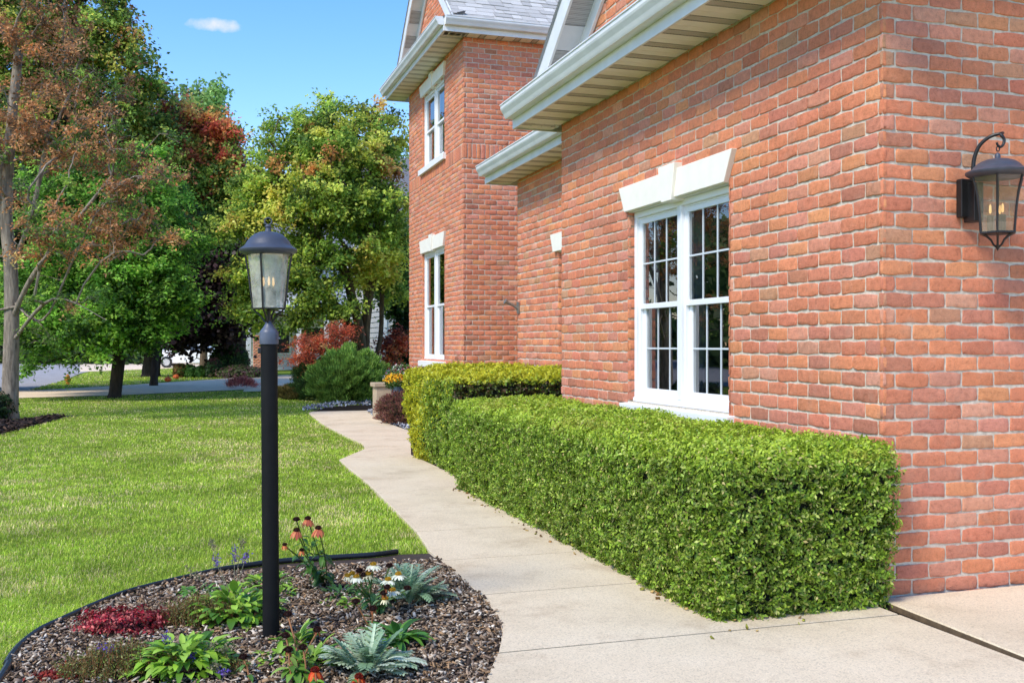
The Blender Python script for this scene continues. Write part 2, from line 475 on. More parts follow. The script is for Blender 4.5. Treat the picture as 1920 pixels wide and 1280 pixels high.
wall(house, (0, V1, 0), xu, yv, lambda z: (U0, 9.5), ZE-.1, 5.6, (), 0, 19)

# ---- windows
M['muntin'] = plain('pale_grey_grille', (.60, .64, .66), .45, var=.03)
def window(cu, a, b, z0, z1, rows=2, cols=3, depth=.085, curtain=True, lattice=True, lod=2, seed=3, label=None, white_blind=False, cov=.16):
    """twin double hung window in a wall facing -u at u=cu; a..b along v"""
    ww = MB()
    u = cu + depth
    fr = .045
    w = MB()
    # outer frame (brick mould + jambs), butted
    for (p, q, r0, r1) in ((a, b, z0, z0+fr), (a, b, z1-fr, z1)): w.box((u, p, r0), (u+.10, q, r1))
    for (p, q) in ((a, a+fr), (b-fr, b)): w.box((u+.001, p, z0+fr), (u+.10, q, z1-fr))
    mid = (a+b)/2
    w.box((u-.004, mid-.032, z0+fr), (u+.10, mid+.032, z1-fr))
    # stepped inner stops
    for (p, q) in ((a+fr, mid-.032), (mid+.032, b-fr)):
        w.box((u+.025, p, z0+fr), (u+.09, p+.014, z1-fr)); w.box((u+.025, q-.014, z0+fr), (u+.09, q, z1-fr))
        w.box((u+.025, p+.014, z1-fr-.016), (u+.09, q-.014, z1-fr))
    # sloping bottom ledge
    w.box((u-.012, a, z0-.001), (u-.001, b, z0+.03))
    win = w.build('window', M['vinyl'], house, bevel=.003, label=label)
    zm = (z0+z1)/2 + .0
    for (p, q) in ((a+fr+.014, mid-.032-.014), (mid+.032+.014, b-fr-.014)):
        for (s0, s1, uu, st_) in ((zm-.02, z1-fr-.016, u+.028, .034), (z0+fr, zm+.02, u+.056, .042)):
            s = MB()
            bot = .06 if s0 < zm-.1 else .04
            s.box((uu, p, s0), (uu+.03, q, s0+bot)); s.box((uu, p, s1-.036), (uu+.03, q, s1))
            s.box((uu, p, s0+bot), (uu+.03, p+st_, s1-.036)); s.box((uu, q-st_, s0+bot), (uu+.03, q, s1-.036))
            so = s.build('sash', M['vinyl'], win, bevel=.0025)
            g0, g1, h0, h1 = p+st_, q-st_, s0+bot, s1-.036
            g = MB(); g.add([(uu+.012, g0, h0), (uu+.012, g1, h0), (uu+.012, g1, h1), (uu+.012, g0, h1)], [(3, 2, 1, 0)])
            g.build('pane', M['glass'], so)
            if lattice:
                t = MB()
                for i in range(1, cols):
                    y = g0 + (g1-g0)*i/cols; t.box((uu+.006, y-.0065, h0), (uu+.0115, y+.0065, h1))
                for i in range(1, rows):
                    z = h0 + (h1-h0)*i/rows
                    for k in range(cols):
                        ya = g0 + (g1-g0)*k/cols + (.0065 if k else 0); yb = g0 + (g1-g0)*(k+1)/cols - (.0065 if k < cols-1 else 0)
                        t.box((uu+.0065, ya, z-.0065), (uu+.0115, yb, z+.0065))
                t.build('muntin', M['muntin'], so)
    # dark room and curtains behind the glass
    rm = MB(); ux = u+.105
    rm.add([(ux, a-.55, z0-.3), (ux, b+.55, z0-.3), (ux, b+.55, z1+.2), (ux, a-.55, z1+.2), (ux+2, a-.6, z0-.6), (ux+2, b+.6, z0-.6), (ux+2, b+.6, z1+.3), (ux+2, a-.6, z1+.3)],
           [(4, 5, 6, 7), (0, 1, 5, 4), (1, 2, 6, 5), (2, 3, 7, 6), (3, 0, 4, 7)])
    rm.build('room_interior', M['dark_room'], win)
    if curtain:
        for (y0, y1) in ((b+.0, b+.30), (mid+.04, mid+.24)) if not white_blind else ((a+.02, mid+.1), (mid+.13, b+.35)):
            n = 40; V = []; zt = z1-.05 if not white_blind else zm
            for i in range(n+1):
                y = y0 + (y1-y0)*i/n; du = .018*sin(i*1.25) + .006*sin(i*2.7)
                V += [(ux+.10+du, y, z0-.1), (ux+.10+du, y, zt)]
            F = [(2*i, 2*i+2, 2*i+3, 2*i+1) for i in range(n)]
            c = MB(); c.add(V, F); c.build('curtain', M['curtain'], win, smooth=True)
    return win
def reveals(cu, a, b, z0, z1, depth, lod, seed):
    # brick jambs (returning into the opening) and the head
    for (v, nn) in ((b, -yv), (a, yv)):
        O = np.array([0, v, 0.]); V, F, fc = brick_set(O, xu, nn, lambda z: (cu-.002, cu+depth+.01), z0, z1, (), 1 if lod else 0, seed)
        V2, F2 = mortar_sheet(O, xu, nn, lambda z: (cu-.002, cu+depth+.01), z0, z1, (), -.006)
        o = mk('brick_jamb', np.concatenate([V, V2]), [np.concatenate([F, F2+len(V)])], M['brick'], house, np.concatenate([fc, np.tile(S(170,155,135), (len(F2), 1))]))
    h = MB(); h.box((cu+.0, a-.01, z1+.001), (cu+.2, b+.01, z1+.02)); h.build('window_head', M['white_trim'], house)
def lintel(cu, a, b, z, h, splay, key_w=.2, proud=.04, key=True):
    m = (a+b)/2; t = .012
    L = MB()
    k0, k1 = key_w*.36, key_w*.56
    L.prism([(a, z), (m-k0-t*.2, z), (m-k1-t*.2, z+h), (a-splay, z+h)], 'x', cu-proud, cu+.06)
    L.prism([(m+k0+t*.2, z), (b, z), (b+splay, z+h), (m+k1+t*.2, z+h)], 'x', cu-proud, cu+.06)
    lo = L.build('lintel', M['stone'], house, bevel=.004)
    K = MB(); K.prism([(m-k0, z-.02), (m+k0, z-.02), (m+k1+.01, z+h+.04), (m-k1-.01, z+h+.04)], 'x', cu-proud-.022, cu+.055)
    K.build('keystone', M['stone'], lo, bevel=.004)
def sill(cu, a, b, z, h=.085, proud=.055, depth=.09):
    s = MB(); m = (a+b)/2+.02
    for p, q in ((a, m-.002), (m+.002, b)):
        s.prism([(cu-proud, z-h), (cu+depth+.02, z-h), (cu+depth+.02, z), (cu-proud, z-.018)], 'y', p, q)
    s.build('sill', M['stone_white'], house, bevel=.004)
M['stone_white'] = plain('white_stone_sill', (.80, .80, .78), .7, var=.04, scale=8, bmp=.2, bscale=120)
window(U0, *win_g, depth=.045); reveals(U0, *win_g, .045, 2, 21)
lintel(U0, 5.87, 7.44, 2.350, .20, .105, key_w=.22); sill(U0, 5.80, 7.50, .86, .09)
window(U1, *win_r, depth=.07, rows=2); reveals(U1, *win_r, .07, 1, 22)
lintel(U1, 9.05, 10.76, 2.34, .2, .09); sill(U1, 9.0, 10.8, 1.05)
window(UT, *win_l, depth=.035, lattice=False, white_blind=True); reveals(UT, *win_l, .035, 1, 23)
lintel(UT, 17.08, 18.81, 3.005, .24, .1); sill(UT, 17.0, 18.95, 1.03, .12)
window(UT, *win_h, depth=.035, lattice=False, white_blind=True); reveals(UT, *win_h, .035, 1, 24)
lintel(UT, 17.08, 18.81, 5.925, .22, .1); sill(UT, 17.0, 18.95, 4.6, .12)

# ---- eaves
def mth_(nt, a, k):
    n = nd(nt, 'ShaderNodeMath', operation='MULTIPLY'); nt.links.new(a, n.inputs[0]); n.inputs[1].default_value = k; return n.outputs[0]
def soffitmat():
    m, nt, b, out = nmat('soffit_vinyl')
    sx = nd(nt, 'ShaderNodeSeparateXYZ'); nt.links.new(coords(nt), sx.inputs[0])
    v = nd(nt, 'ShaderNodeTexVoronoi', distance='CHEBYCHEV'); v.inputs['Scale'].default_value = 95; v.inputs['Randomness'].default_value = 0
    nt.links.new(coords(nt), v.inputs['Vector'])
    at = nd(nt, 'ShaderNodeAttribute', attribute_name='col').outputs['Color']
    sep = nd(nt, 'ShaderNodeSeparateColor'); nt.links.new(at, sep.inputs[0])
    hole = ramp(nt, v.outputs['Distance'], [(.24, .85), (.32, .12)])
    mu = nd(nt, 'ShaderNodeMath', operation='MULTIPLY'); nt.links.new(hole, mu.inputs[0]); nt.links.new(sep.outputs[0], mu.inputs[1])
    base = ramp(nt, noise(nt, 5, 3), [(.3, S(228, 225, 212)), (.7, S(240, 238, 228))])
    c = mixc(nt, base, S(60, 54, 44), mu.outputs[0]); c = mixc(nt, c, S(96, 88, 70), mth_(nt, sep.outputs[0], .32))
    nt.links.new(c, b.inputs['Base Color']); b.inputs['Roughness'].default_value = .55
    return m
M['soffit'] = soffitmat()
def soffit(axis, s0, s1, o0, o1, z, name='soffit'):
    """strips across an eave; axis: direction the eave runs ('v' or 'u'); o0..o1 other coordinate"""
    b = MB(); pan = .295; s = s0
    prof = [(0, 0, 1), (.003, .016, 1), (.016, .016, 1), (.019, 0, 1), (.088, 0, 1), (.091, .016, 1), (.105, .016, 1), (.108, 0, 0), (.200, 0, 0), (.203, .005, 0), (.209, .005, 0), (.212, 0, 0), (.295, 0, 0)]
    prof_ = [(0, 0, 0), (.004, .014, 0), (.018, .014, 0), (.022, 0, 0), (.10, 0, 1), (.103, .010, 0), (.117, .010, 0), (.12, 0, 1), (.198, 0, 1), (.201, .010, 0), (.215, .010, 0), (.218, 0, 0), (.295, 0, 0)]
    while s < s1:
        for (a, d0, f0), (c, d1, f1) in zip(prof[:-1], prof[1:]):
            p, q = s+a, min(s+c, s1)
            if q <= p: continue
            perf = float(f0 and a < .106)
            if axis == 'v': V = [(o0, p, z+d0), (o0, q, z+d1), (o1, q, z+d1), (o1, p, z+d0)]
            else: V = [(p, o0, z+d0), (q, o0, z+d1), (q, o1, z+d1), (p, o1, z+d0)]
            b.add(V, [(0, 1, 2, 3)], (perf, perf, perf))
        s += pan
    return b.build(name, M['soffit'], house, fc=True)
def gut_prof(u, z):   # K style gutter, outward = -u side
    o = [(0, 0), (-.075, 0), (-.082, .012), (-.095, .04), (-.118, .075), (-.124, .09), (-.124, .118), (-.132, .120), (-.132, .13), (-.118, .13), (-.116, .10), (-.108, .083), (-.088, .05), (-.07, .012), (-.006, .012), (-.006, .125), (0, .125)]
    return [(u+a, z+b) for a, b in o]
def eave(run, s0, s1, uo, z, ui, close0=True, close1=True, fh=.185, sgn=1):
    """eave running along v (run='v') outer fascia at u=uo; or along u (run='u') outer at v=uo"""
    ax = 'y' if run == 'v' else 'x'
    f = MB(); f.prism([(uo, z-.012), (uo+.02, z-.012), (uo+.02, z+fh), (uo, z+fh)], ax, s0, s1); f.build('fascia', M['white_trim'], house, bevel=.002)
    g = MB(); g.prism(gut_prof(uo-.0015, z+.075), ax, s0-.0, s1+.0)
    # end plates
    ep = gut_prof(uo-.0015, z+.075)[:10]
    for (c, d) in ((s0-.004, s0-.0005), (s1+.0005, s1+.004)):
        g.prism([(uo-.0015, z+.075)] + ep[1:9] + [(uo-.0015, z+.205)], ax, c, d)
    g.build('gutter', M['white_trim'], house)
    soffit(run, s0+.012, s1-.012, uo+.021, ui, z)
# garage front eave
EU = 2.96
eave('v', 3.95, 9.22, EU, ZE, U0)
for (y0, y1) in ((3.93, 3.95), (9.22, 9.24)):
    e = MB(); e.box((EU, y0, ZE-.012), (U0+.4, y1, ZE+.20)); e.build('fascia', M['white_trim'], house, bevel=.002)
soffit('u', EU+.03, U0+.0, V1, 9.219, ZE+.0005)
pent = MB(); pent.add([(EU-.02, 3.9, ZE+.187), (EU-.02, 9.26, ZE+.187), (U0, 9.26, ZE+.40), (U0, 3.9, ZE+.40)], [(0, 1, 2, 3)])
# recessed eave
eave('v', 9.0, 12.47, 3.635, ZE, U1)
e = MB(); e.box((3.635, 12.47, ZE-.012), (5.2, 12.49, ZE+.20)); e.build('fascia', M['white_trim'], house, bevel=.002)
soffit('u', 3.665, 5.2, V2, 12.469, ZE+.0005)
# tower eaves
TU = 3.86; TV = 15.60
eave('v', TV, 20.42, TU, ZT, UT)
eave('u', TU+.022, 9.5, TV, ZT, VT0)
e = MB(); e.box((TU, 20.42, ZT-.012), (9.5, 20.44, ZT+.20)); e.build('fascia', M['white_trim'], house)
soffit('u', TU+.03, UT, VT1, 20.419, ZT+.0005)

# ---- roofs
def shinglemat():
    m, nt, b, out = nmat('grey_shingles')
    at = nd(nt, 'ShaderNodeAttribute', attribute_name='col').outputs['Color']
    c = mixc(nt, at, ramp(nt, noise(nt, 160, 3), [(.3, .75), (.7, 1.15)]), 1, 'MULTIPLY')
    nt.links.new(c, b.inputs['Base Color']); b.inputs['Roughness'].default_value = .95; bump(nt, b, noise(nt, 200, 3), .5, .004); return m
M['shingle'] = shinglemat()
def shingles(P0, ex, ey, L, W, seed=1, row=.14, name='roof'):
    """P0 lower corner, ex unit along eave, ey unit up the slope"""
    P0 = np.array(P0, float); ex = np.array(ex, float); ey = np.array(ey, float); n = np.cross(ex, ey); n /= np.linalg.norm(n)
    if n[2] < 0: n = -n
    r = random.Random(seed); b = MB(); j = 0; y = 0
    while y < W:
        x = -r.uniform(0, .3)
        while x < L:
            w = r.choice((.16, .2, .24, .3)); a, c = max(x, 0), min(x+w-.006, L)
            if c > a:
                t = r.choice((.006, .011, .016)); y0 = y - r.choice((0, 0, .018)); y1 = min(y+row+.03, W)
                if y < .01: y0 = y
                k = r.uniform(.75, 1.15); col = S(190, 187, 182)*k
                v = [P0+ex*a+ey*y0+n*t, P0+ex*c+ey*y0+n*t, P0+ex*c+ey*y1+n*.001, P0+ex*a+ey*y1+n*.001, P0+ex*a+ey*y0-n*.004, P0+ex*c+ey*y0-n*.004]
                b.add(v, [(0, 1, 2, 3), (4, 5, 1, 0)], col)
            x += w
        y += row; j += 1
    b.add([P0-n*.005, P0+ex*L-n*.005, P0+ex*L+ey*W-n*.005, P0+ey*W-n*.005], [(0, 1, 2, 3)], S(170, 170, 175))
    return b.build(name, M['shingle'], house, fc=True)
def unit(*a): a = np.array(a, float); return a/np.linalg.norm(a)
gm = (V0+V1)/2
# garage gable roof: ridge along u
h0 = ZE+.21
half = (V1-V0)/2+.30
shingles((EU+.12, gm-half, h0), (1, 0, 0), unit(0, 1, GS), 6.6, half*sqrt(1+GS*GS), 31)
shingles((EU+.12, gm+half, h0), (1, 0, 0), unit(0, -1, GS), 6.6, half*sqrt(1+GS*GS), 32)
pv = MB(); shingles((EU-.02, 3.95, ZE+.20), (0, 1, 0), unit(1, 0, .35), 5.27, .405, 33)
def rakes(ue, uw, m, half, ze, sl, top=None):
    """white raked gable trim: outer board, soffit, inner frieze"""
    for s in (-1, 1):
        d = np.array([0, -s*1., sl]); d /= np.linalg.norm(d); nrm = np.array([0, s*sl, 1.]); nrm /= np.linalg.norm(nrm)
        L = half*sqrt(1+sl*sl) + (.0)
        p = np.array([0, m+s*half, ze])
        c = p + d*(L/2)
        b = MB(); b.obox(c + np.array([ue+.011, 0, 0]) - nrm*.085 + d*0, (.011, 0, 0), d*(L/2-.002), nrm*.10); b.build('rake_board', M['white_trim'], house, bevel=.002)
        b = MB(); b.obox(c + np.array([uw-.018, 0, 0]) - nrm*.235, (.014, 0, 0), d*(L/2-.05), nrm*.075); b.build('rake_frieze', M['white_trim'], house, bevel=.002)
        # boxed soffit planks
        b = MB(); k = 0; x = 0
        while x < L-.02:
            w = .27
            cc = p + d*(x+w/2) + np.array([(ue+.022+uw)/2, 0, 0]) - nrm*.165
            b.obox(cc, ((uw-ue-.022)/2, 0, 0), d*(w/2-.004), nrm*.006, (float(k % 2 == 0),)*3); x += w; k += 1
        o = b.build('rake_soffit', M['soffit_grey'], house, fc=True)
def sofg():
    m = M['soffit'].copy(); m.name = 'rake_soffit_grey'
    for n in m.node_tree.nodes:
        if n.type == 'VALTORGB' and len(n.color_ramp.elements) == 2 and n.color_ramp.elements[1].color[0] > .4 and n.color_ramp.elements[0].color[0] > .3:
            n.color_ramp.elements[0].color = (*S(196, 200, 204), 1); n.color_ramp.elements[1].color = (*S(214, 216, 218), 1)
    return m
M['soffit_grey'] = sofg()
rakes(EU+.14, U0, gm, half, h0-.01, GS)
f = MB(); f.box((U0-.022, V0+.02, ZE+.36), (U0-.001, V1-.02, ZE+.52)); f.build('gable_frieze', M['white_trim'], house, bevel=.002)
tm = (VT0+VT1)/2; th = (VT1-VT0)/2+.30
rakes(TU+.14, UT, tm, th, ZT+.20, TSL)
shingles((TU+.12, tm-th, ZT+.21), (1, 0, 0), unit(0, 1, TSL), 6.5, th*sqrt(1+TSL*TSL), 34, row=.15)
shingles((TU+.12, tm+th, ZT+.21), (1, 0, 0), unit(0, -1, TSL), 6.5, th*sqrt(1+TSL*TSL), 35, row=.4)
shingles((TU-.02, TV, ZT+.20), (0, 1, 0), unit(1, 0, .35), 4.8, .41, 36)
shingles((3.60, 9.0, ZE+.20), (0, 1, 0), unit(1, 0, .55), 3.49, 3.6, 37, row=.4)
# flagpole bracket on the recessed wall
bp = ray(974, 572, 12.72)
b = MB(); b.obox((U1-.012, bp[1], bp[2]-.03), (.008, 0, 0), (0, .035, 0), (0, 0, .07)); b.tube([(U1-.02, bp[1], bp[2]-.04), (U1-.08, bp[1], bp[2]), (U1-.17, bp[1], bp[2]+.04)], [.016, .018, .022], 10)
b.tube([(U1-.17, bp[1], bp[2]+.04), (U1-.185, bp[1], bp[2]+.047)], [.034, .034], 10)
b.build('flagpole_bracket', plain('weathered_zinc', (.3, .29, .27), .5, .6, .3, 40), house, smooth=True)
# ================================================================ GROUND
def sheet(name, poly, z, mat, **k):
    import bmesh
    from mathutils.geometry import tessellate_polygon
    from mathutils import Vector
    pts = [Vector((p[0], p[1], 0)) for p in poly]
    tr = tessellate_polygon([pts])
    V = [(p[0], p[1], z) for p in poly]
    b = MB(); b.add(V, [tuple(t) for t in tr]); return b.build(name, mat, **k)
sheet('ground', [(-400, -300), (400, -300), (400, 500), (-400, 500)], -.012, M['turf'], kind='structure')
edge_px = [(912,1280),(935,1232),(943,1195),(936,1165),(905,1125),(860,1086),(822,1052),(805,1038)]
lawn_px = [(780,1000),(735,955),(690,910),(655,882),(636,865),(685,844),(680,834),(651,821),(605,797),(579,776)]
far_px = [(600,767),(640,762),(700,759)]
edge = [G(*p) for p in edge_px]; lawn_e = [G(*p) for p in lawn_px]; farp = [G(*p) for p in far_px]
near = [np.array([.72, 2.2, 0]), np.array([.5, 1.2, 0]), np.array([.4, -3, 0])]
rp = [G(687,774), G(718,792), G(770,811)]
path_poly = near[::-1] + edge + lawn_e + farp + [np.array([3.9, 19.6, 0]), np.array([3.9, 17.0, 0]), rp[0], rp[1], rp[2], np.array([2.52, 11.75, 0]), np.array([2.55, 9.5, 0]), np.array([2.42, 8.9, 0]), np.array([2.42, 4.30, 0]), np.array([3.235, 4.30, 0]), np.array([3.235, -3, 0])]
def clip_v(poly, lo, hi, ax=1):
    def half(P, val, keep):
        out = []
        for i in range(len(P)):
            a, b = P[i], P[(i+1) % len(P)]; ia = keep(a[ax]); ib = keep(b[ax])
            if ia: out.append(a)
            if ia != ib:
                t = (val-a[ax])/(b[ax]-a[ax]); out.append(a+(b-a)*t)
        return out
    P = half(poly, lo, lambda x: x >= lo)
    return half(P, hi, lambda x: x <= hi) if P else []
from mathutils.geometry import tessellate_polygon
from mathutils import Vector
def slab(b, P, z, th=.07, rnd=.006):
    pts = [Vector((p[0], p[1], 0)) for p in P]; n = len(P)
    # orient ccw
    ar = sum(P[i][0]*P[(i+1) % n][1]-P[(i+1) % n][0]*P[i][1] for i in range(n))
    if ar < 0: P = P[::-1]; pts = pts[::-1]
    ins = []
    for i in range(n):
        a, c, d = P[i-1], P[i], P[(i+1) % n]
        e1 = (c-a)[:2]; e2 = (d-c)[:2]; e1 = e1/(np.linalg.norm(e1)+1e-9); e2 = e2/(np.linalg.norm(e2)+1e-9)
        nn = np.array([-e1[1]-e2[1], e1[0]+e2[0]]); nn /= (np.linalg.norm(nn)+1e-9)
        ins.append(np.array([c[0]+nn[0]*rnd, c[1]+nn[1]*rnd]))
    tr = tessellate_polygon([[Vector((p[0], p[1], 0)) for p in ins]])
    zf = z if callable(z) else (lambda x, y: z)
    V = [(p[0], p[1], zf(*p)) for p in ins] + [(p[0], p[1], zf(p[0], p[1])-rnd) for p in P] + [(p[0], p[1], zf(p[0], p[1])-th) for p in P]
    F = [tuple(t) for t in tr] + [(i, n+i, n+(i+1) % n, (i+1) % n) for i in range(n)] + [(n+i, 2*n+i, 2*n+(i+1) % n, n+(i+1) % n) for i in range(n)]
    b.add(V, F)
js = [-3, .2, 2.2, 4.078, 5.056, 5.93, 6.90, 7.86, 8.77, 9.78, 10.8, 11.9, 12.85, 13.8, 15.2, 16.6, 20]
# the slab boundaries keep the walk one structure
PZ = .022
M['conc_side'] = plain('dirty_slab_edge', S(104, 86, 64), .95, var=.4, scale=30, bmp=.5, bscale=60)
b = MB()
lo_js = [-3, .2, 4.078] + js[4:]
for a, c in zip(lo_js[:-1], lo_js[1:]):
    P = clip_v(path_poly, a+.008, c-.008)
    P2 = []
    for p in P:
        if not P2 or np.linalg.norm((p-P2[-1])[:2]) > .004: P2.append(p)
    if len(P2) > 2: slab(b, P2, PZ, .06, .002)
b.build('concrete_walk', M['conc'], kind='structure')
sheet('joint_bed', [p for p in path_poly], PZ-.004, M['conc_dark'], kind='structure')
# driveway apron right of the joint; rises a little towards the wall
b = MB()
zf = lambda x, y: .030 + max(0, (y-3.0))*.018*(1 if x > 3.4 else .3)
slab(b, [np.array([3.262, -3, 0]), np.array([3.262, 3.2, 0]), np.array([3.305, 4.305, 0]), np.array([6.0, 4.312, 0]), np.array([10, 4.312, 0]), np.array([10, -3, 0])], zf, .09, .006)
ap = b.build('driveway_apron', M['conc'], kind='structure')
ap.data.materials.append(M['conc_side'])
for p in ap.data.polygons:
    if abs(p.normal.z) < .2: p.material_index = 1
b = MB(); b.box((3.2, -3, -.02), (10, 4.335, .003)); b.build('joint_soil', M['conc_dark'], kind='structure')
# planting strip along the house
sheet('planting_strip', [(2.43, 4.30), (3.35, 4.30), (3.35, 8.96), (3.96, 8.96), (3.96, 12.2), (4.3, 15.9), (4.3, 17), (3.2, 17), tuple(rp[0][:2]+[.0, 0]), tuple(rp[1][:2]), tuple(rp[2][:2]), (2.43, 11.6)], .004, M['soil'], kind='structure')

# neighbouring drives, road
def P_(l): return [tuple(G(*p)[:2]) for p in l]
sheet('neighbour_driveway', P_([(-160,752),(33,746),(218,741),(433,731),(500,728),(560,726),(560,702),(490,705),(235,722),(57,732),(-160,738)]), .004, M['road'], kind='structure')
sheet('street', P_([(-700,752),(-160,745),(30,737),(56,732),(112,716),(150,700),(168,696),(170,681),(-200,681),(-700,684)]), .002, M['street'], kind='structure')
sheet('far_driveway', P_([(150,697),(336,690),(470,687),(470,680),(150,682)]), .004, M['road'], kind='structure')
sheet('paving_edge', P_([(455,735),(520,733),(530,728),(540,722),(460,728)]), .012, M['conc'], kind='structure')

# ---- lawn blades
# camera-independent lawn areas, denser where the lawn is seen from close by
bed_px = [(-60,1420),(2,1280),(15,1250),(37,1220),(75,1190),(120,1168),(170,1145),(225,1122),(280,1106),(350,1089),(415,1074),(492,1062),(550,1056),(625,1051),(700,1046),(745,1040)]
bed_e = [G(*p) for p in bed_px]; bed_e = [np.array([-.62, 2.2, 0]), np.array([-.72, 2.6, 0])] + bed_e[1:]
bed_poly = bed_e + [edge[-1]+[.0,0,0]] + edge[::-1][1:] + [near[0], near[1], np.array([-.3, 1.2, 0])]
leftbed = P_([(-260,880),(-60,838),(0,815),(60,799),(120,783),(150,778),(110,780),(60,788),(0,792),(-100,795),(-300,800)])
lawn_poly = [(-14., 1.0)] + [(-.5, 1.0), tuple(near[1][:2])] + [tuple(p[:2]) for p in edge] + [tuple(p[:2]) for p in lawn_e] + [tuple(p[:2]) for p in farp] + P_([(560,750),(520,742),(480,733),(433,732),(218,742),(33,747),(-160,753)])
r = np.random.default_rng(5)
def blades(n, zmin, zmax, wid, hgt, poly, excl=(), u_lo=-.95, u_hi=.42, seed=0, power=1.0):
    r = np.random.default_rng(seed)
    q = r.random(n); Z = (zmin**-power + q*(zmax**-power - zmin**-power))**(-1/power)
    X = r.uniform(u_lo, u_hi, n)*Z
    P = np.stack([X*ct + Z*st, -X*st + Z*ct], 1)
    k = inpoly(P, poly)
    for e in excl: k &= ~inpoly(P, e)
    P = P[k]; Z = Z[k]; n = len(P)
    s = np.clip(Z/6.5, .8, 3.2)
    az = r.uniform(0, 2*pi, n); lean = r.uniform(.2, 1.3, n)
    h = hgt*r.uniform(.5, 1.15, n)*(.8+.35*vn(P, 2.2, 3))
    w = wid*s*r.uniform(.7, 1.3, n)
    d = np.stack([np.cos(az), np.sin(az)], 1); pe = np.stack([-d[:,1], d[:,0]], 1)
    z0 = np.zeros(n)-.004
    A = np.c_[P - pe*w[:,None], z0]; B_ = np.c_[P + pe*w[:,None], z0]
    Cc = np.c_[P + pe*w[:,None]*.75 + d*(h*lean*.4)[:,None], h*.6]; Dd = np.c_[P - pe*w[:,None]*.75 + d*(h*lean*.4)[:,None], h*.6]
    T = np.c_[P + d*(h*lean*1.1)[:,None], h*(1-.25*lean)]
    V = np.stack([A, B_, Cc, Dd, T], 1).reshape(-1, 3); i = np.arange(n)*5
    Q = np.stack([i, i+1, i+2, i+3], 1); T3 = np.stack([i+3, i+2, i+4], 1)
    m = vn(P, .9, 1)*.4 + vn(P, 3.1, 2)*.35 + vn(P, 9, 4)*.25
    dry = np.clip((m-.47)*4.2, 0, 1)*.6
    green = S(192, 210, 76); g2 = S(138, 174, 50); straw = S(240, 220, 160)
    t = r.random(n)[:,None]; c = green*t + g2*(1-t)
    isdry = (r.random(n) < .08 + dry*.75)[:,None]
    c = np.where(isdry, straw*r.uniform(.7, 1.1, (n,1)), c)*r.uniform(.7, 1.3, (n, 1))*(.62+.4*vn(P, 1.6, 9)+.4*vn(P, 7., 19))[:,None]
    return V, Q, T3, np.concatenate([c, c*1.12])
parts = [blades(720000, 3.2, 9.0, .0017, .024, lawn_poly, (bed_poly, leftbed), seed=1, power=1.0),
         blades(440000, 9.0, 34., .0019, .026, lawn_poly, (bed_poly, leftbed), seed=2, power=1.0)]
off = 0; VV = []; QQ = []; TT = []; CQ = []; CT = []
for V, Q, T, c in parts:
    VV.append(V); QQ.append(Q+off); TT.append(T+off); n = len(Q); CQ.append(c[:n]); CT.append(c[n:]); off += len(V)
mk('lawn_grass', np.concatenate(VV), [np.concatenate(QQ), np.concatenate(TT)], M['blade'], None, np.concatenate(CQ+CT),
   label='short green front lawn with dry straw coloured patches', cat='grass', kind='stuff')
# verge across the neighbour's drive
verge = P_([(57,731),(235,721),(490,704),(480,688),(336,690),(168,697),(112,716)])
V, Q, T, c = blades(90000, 26, 70, .0035, .06, verge, (), -.6, -.2, 8, 1.0)
mk('verge_grass', V, [Q, T], M['blade'], None, c, label='strip of grass between the two pale driveways', cat='grass', kind='stuff')

# ---- mulch in the flower bed
sheet('flower_bed_soil', [tuple(p[:2]) for p in bed_poly], .003, M['soil'], kind='structure')
sheet('tree_bed_soil', leftbed, .003, M['soil'], kind='structure')
def chips(name, n, bbox, poly, size, pal, mat, label, cat, seed=0, flat=.35, zb=.008, pile=.022, aspect=(.18, .5), excl=None):
    r = np.random.default_rng(seed)
    P = np.stack([r.uniform(bbox[0], bbox[1], n), r.uniform(bbox[2], bbox[3], n)], 1); P = P[inpoly(P, poly)]
    if excl is not None: P = P[~inpoly(P, excl)]
    n = len(P)
    az = r.uniform(0, 2*pi, n); ti = r.normal(0, flat, n); ro = r.normal(0, flat*1.6, n)
    L = size*r.uniform(.35, 1.3, n)*.5; W = L*r.uniform(*aspect, n); H_ = L*.09 + .0012
    ax = np.stack([np.cos(az)*np.cos(ti), np.sin(az)*np.cos(ti), np.sin(ti)], 1)
    side = np.stack([-np.sin(az), np.cos(az), 0*az], 1); up = np.cross(ax, side)
    s2 = side*np.cos(ro)[:,None] + up*np.sin(ro)[:,None]; u2 = np.cross(ax, s2)
    c = np.c_[P, zb + r.random(n)**1.5*pile + abs(np.sin(ti))*L*.6]
    V = []
    for sz in (-1, 1):
        for sx, sy in ((-1,-1),(1,-1),(1,1),(-1,1)):
            j = r.uniform(.55, 1.1, (n, 1)); jj = r.uniform(.8, 1.05, (n, 1))
            V.append(c + ax*(sx*L)[:,None]*jj + s2*(sy*W)[:,None]*j + u2*(sz*H_)[:,None])
    V = np.stack(V, 1).reshape(-1, 3)
    fq = np.array([(0,3,2,1),(4,5,6,7),(0,1,5,4),(1,2,6,5),(2,3,7,6),(3,0,4,7)])
    F = (fq[None] + (np.arange(n)*8)[:,None,None]).reshape(-1, 4)
    pal = np.array(pal); col = pal[r.integers(0, len(pal), n)]*r.uniform(.6, 1.35, (n, 1))
    return mk(name, V, [F], mat, None, np.repeat(col, 6, 0), label=label, cat=cat, kind='stuff')
MP = [S(132,110,88), S(158,134,110), S(104,84,66), S(188,170,148), S(142,122,104), S(74,60,50), S(212,198,178), S(160,128,94)]
bp_ = [tuple(p[:2]) for p in bed_poly]
chips('bark_mulch', 62000, (-1.0, 1.7, 1.9, 6.0), bp_, .028, MP, M['chip'], 'brown and grey shredded bark mulch in the flower bed', 'mulch', 1, .32)
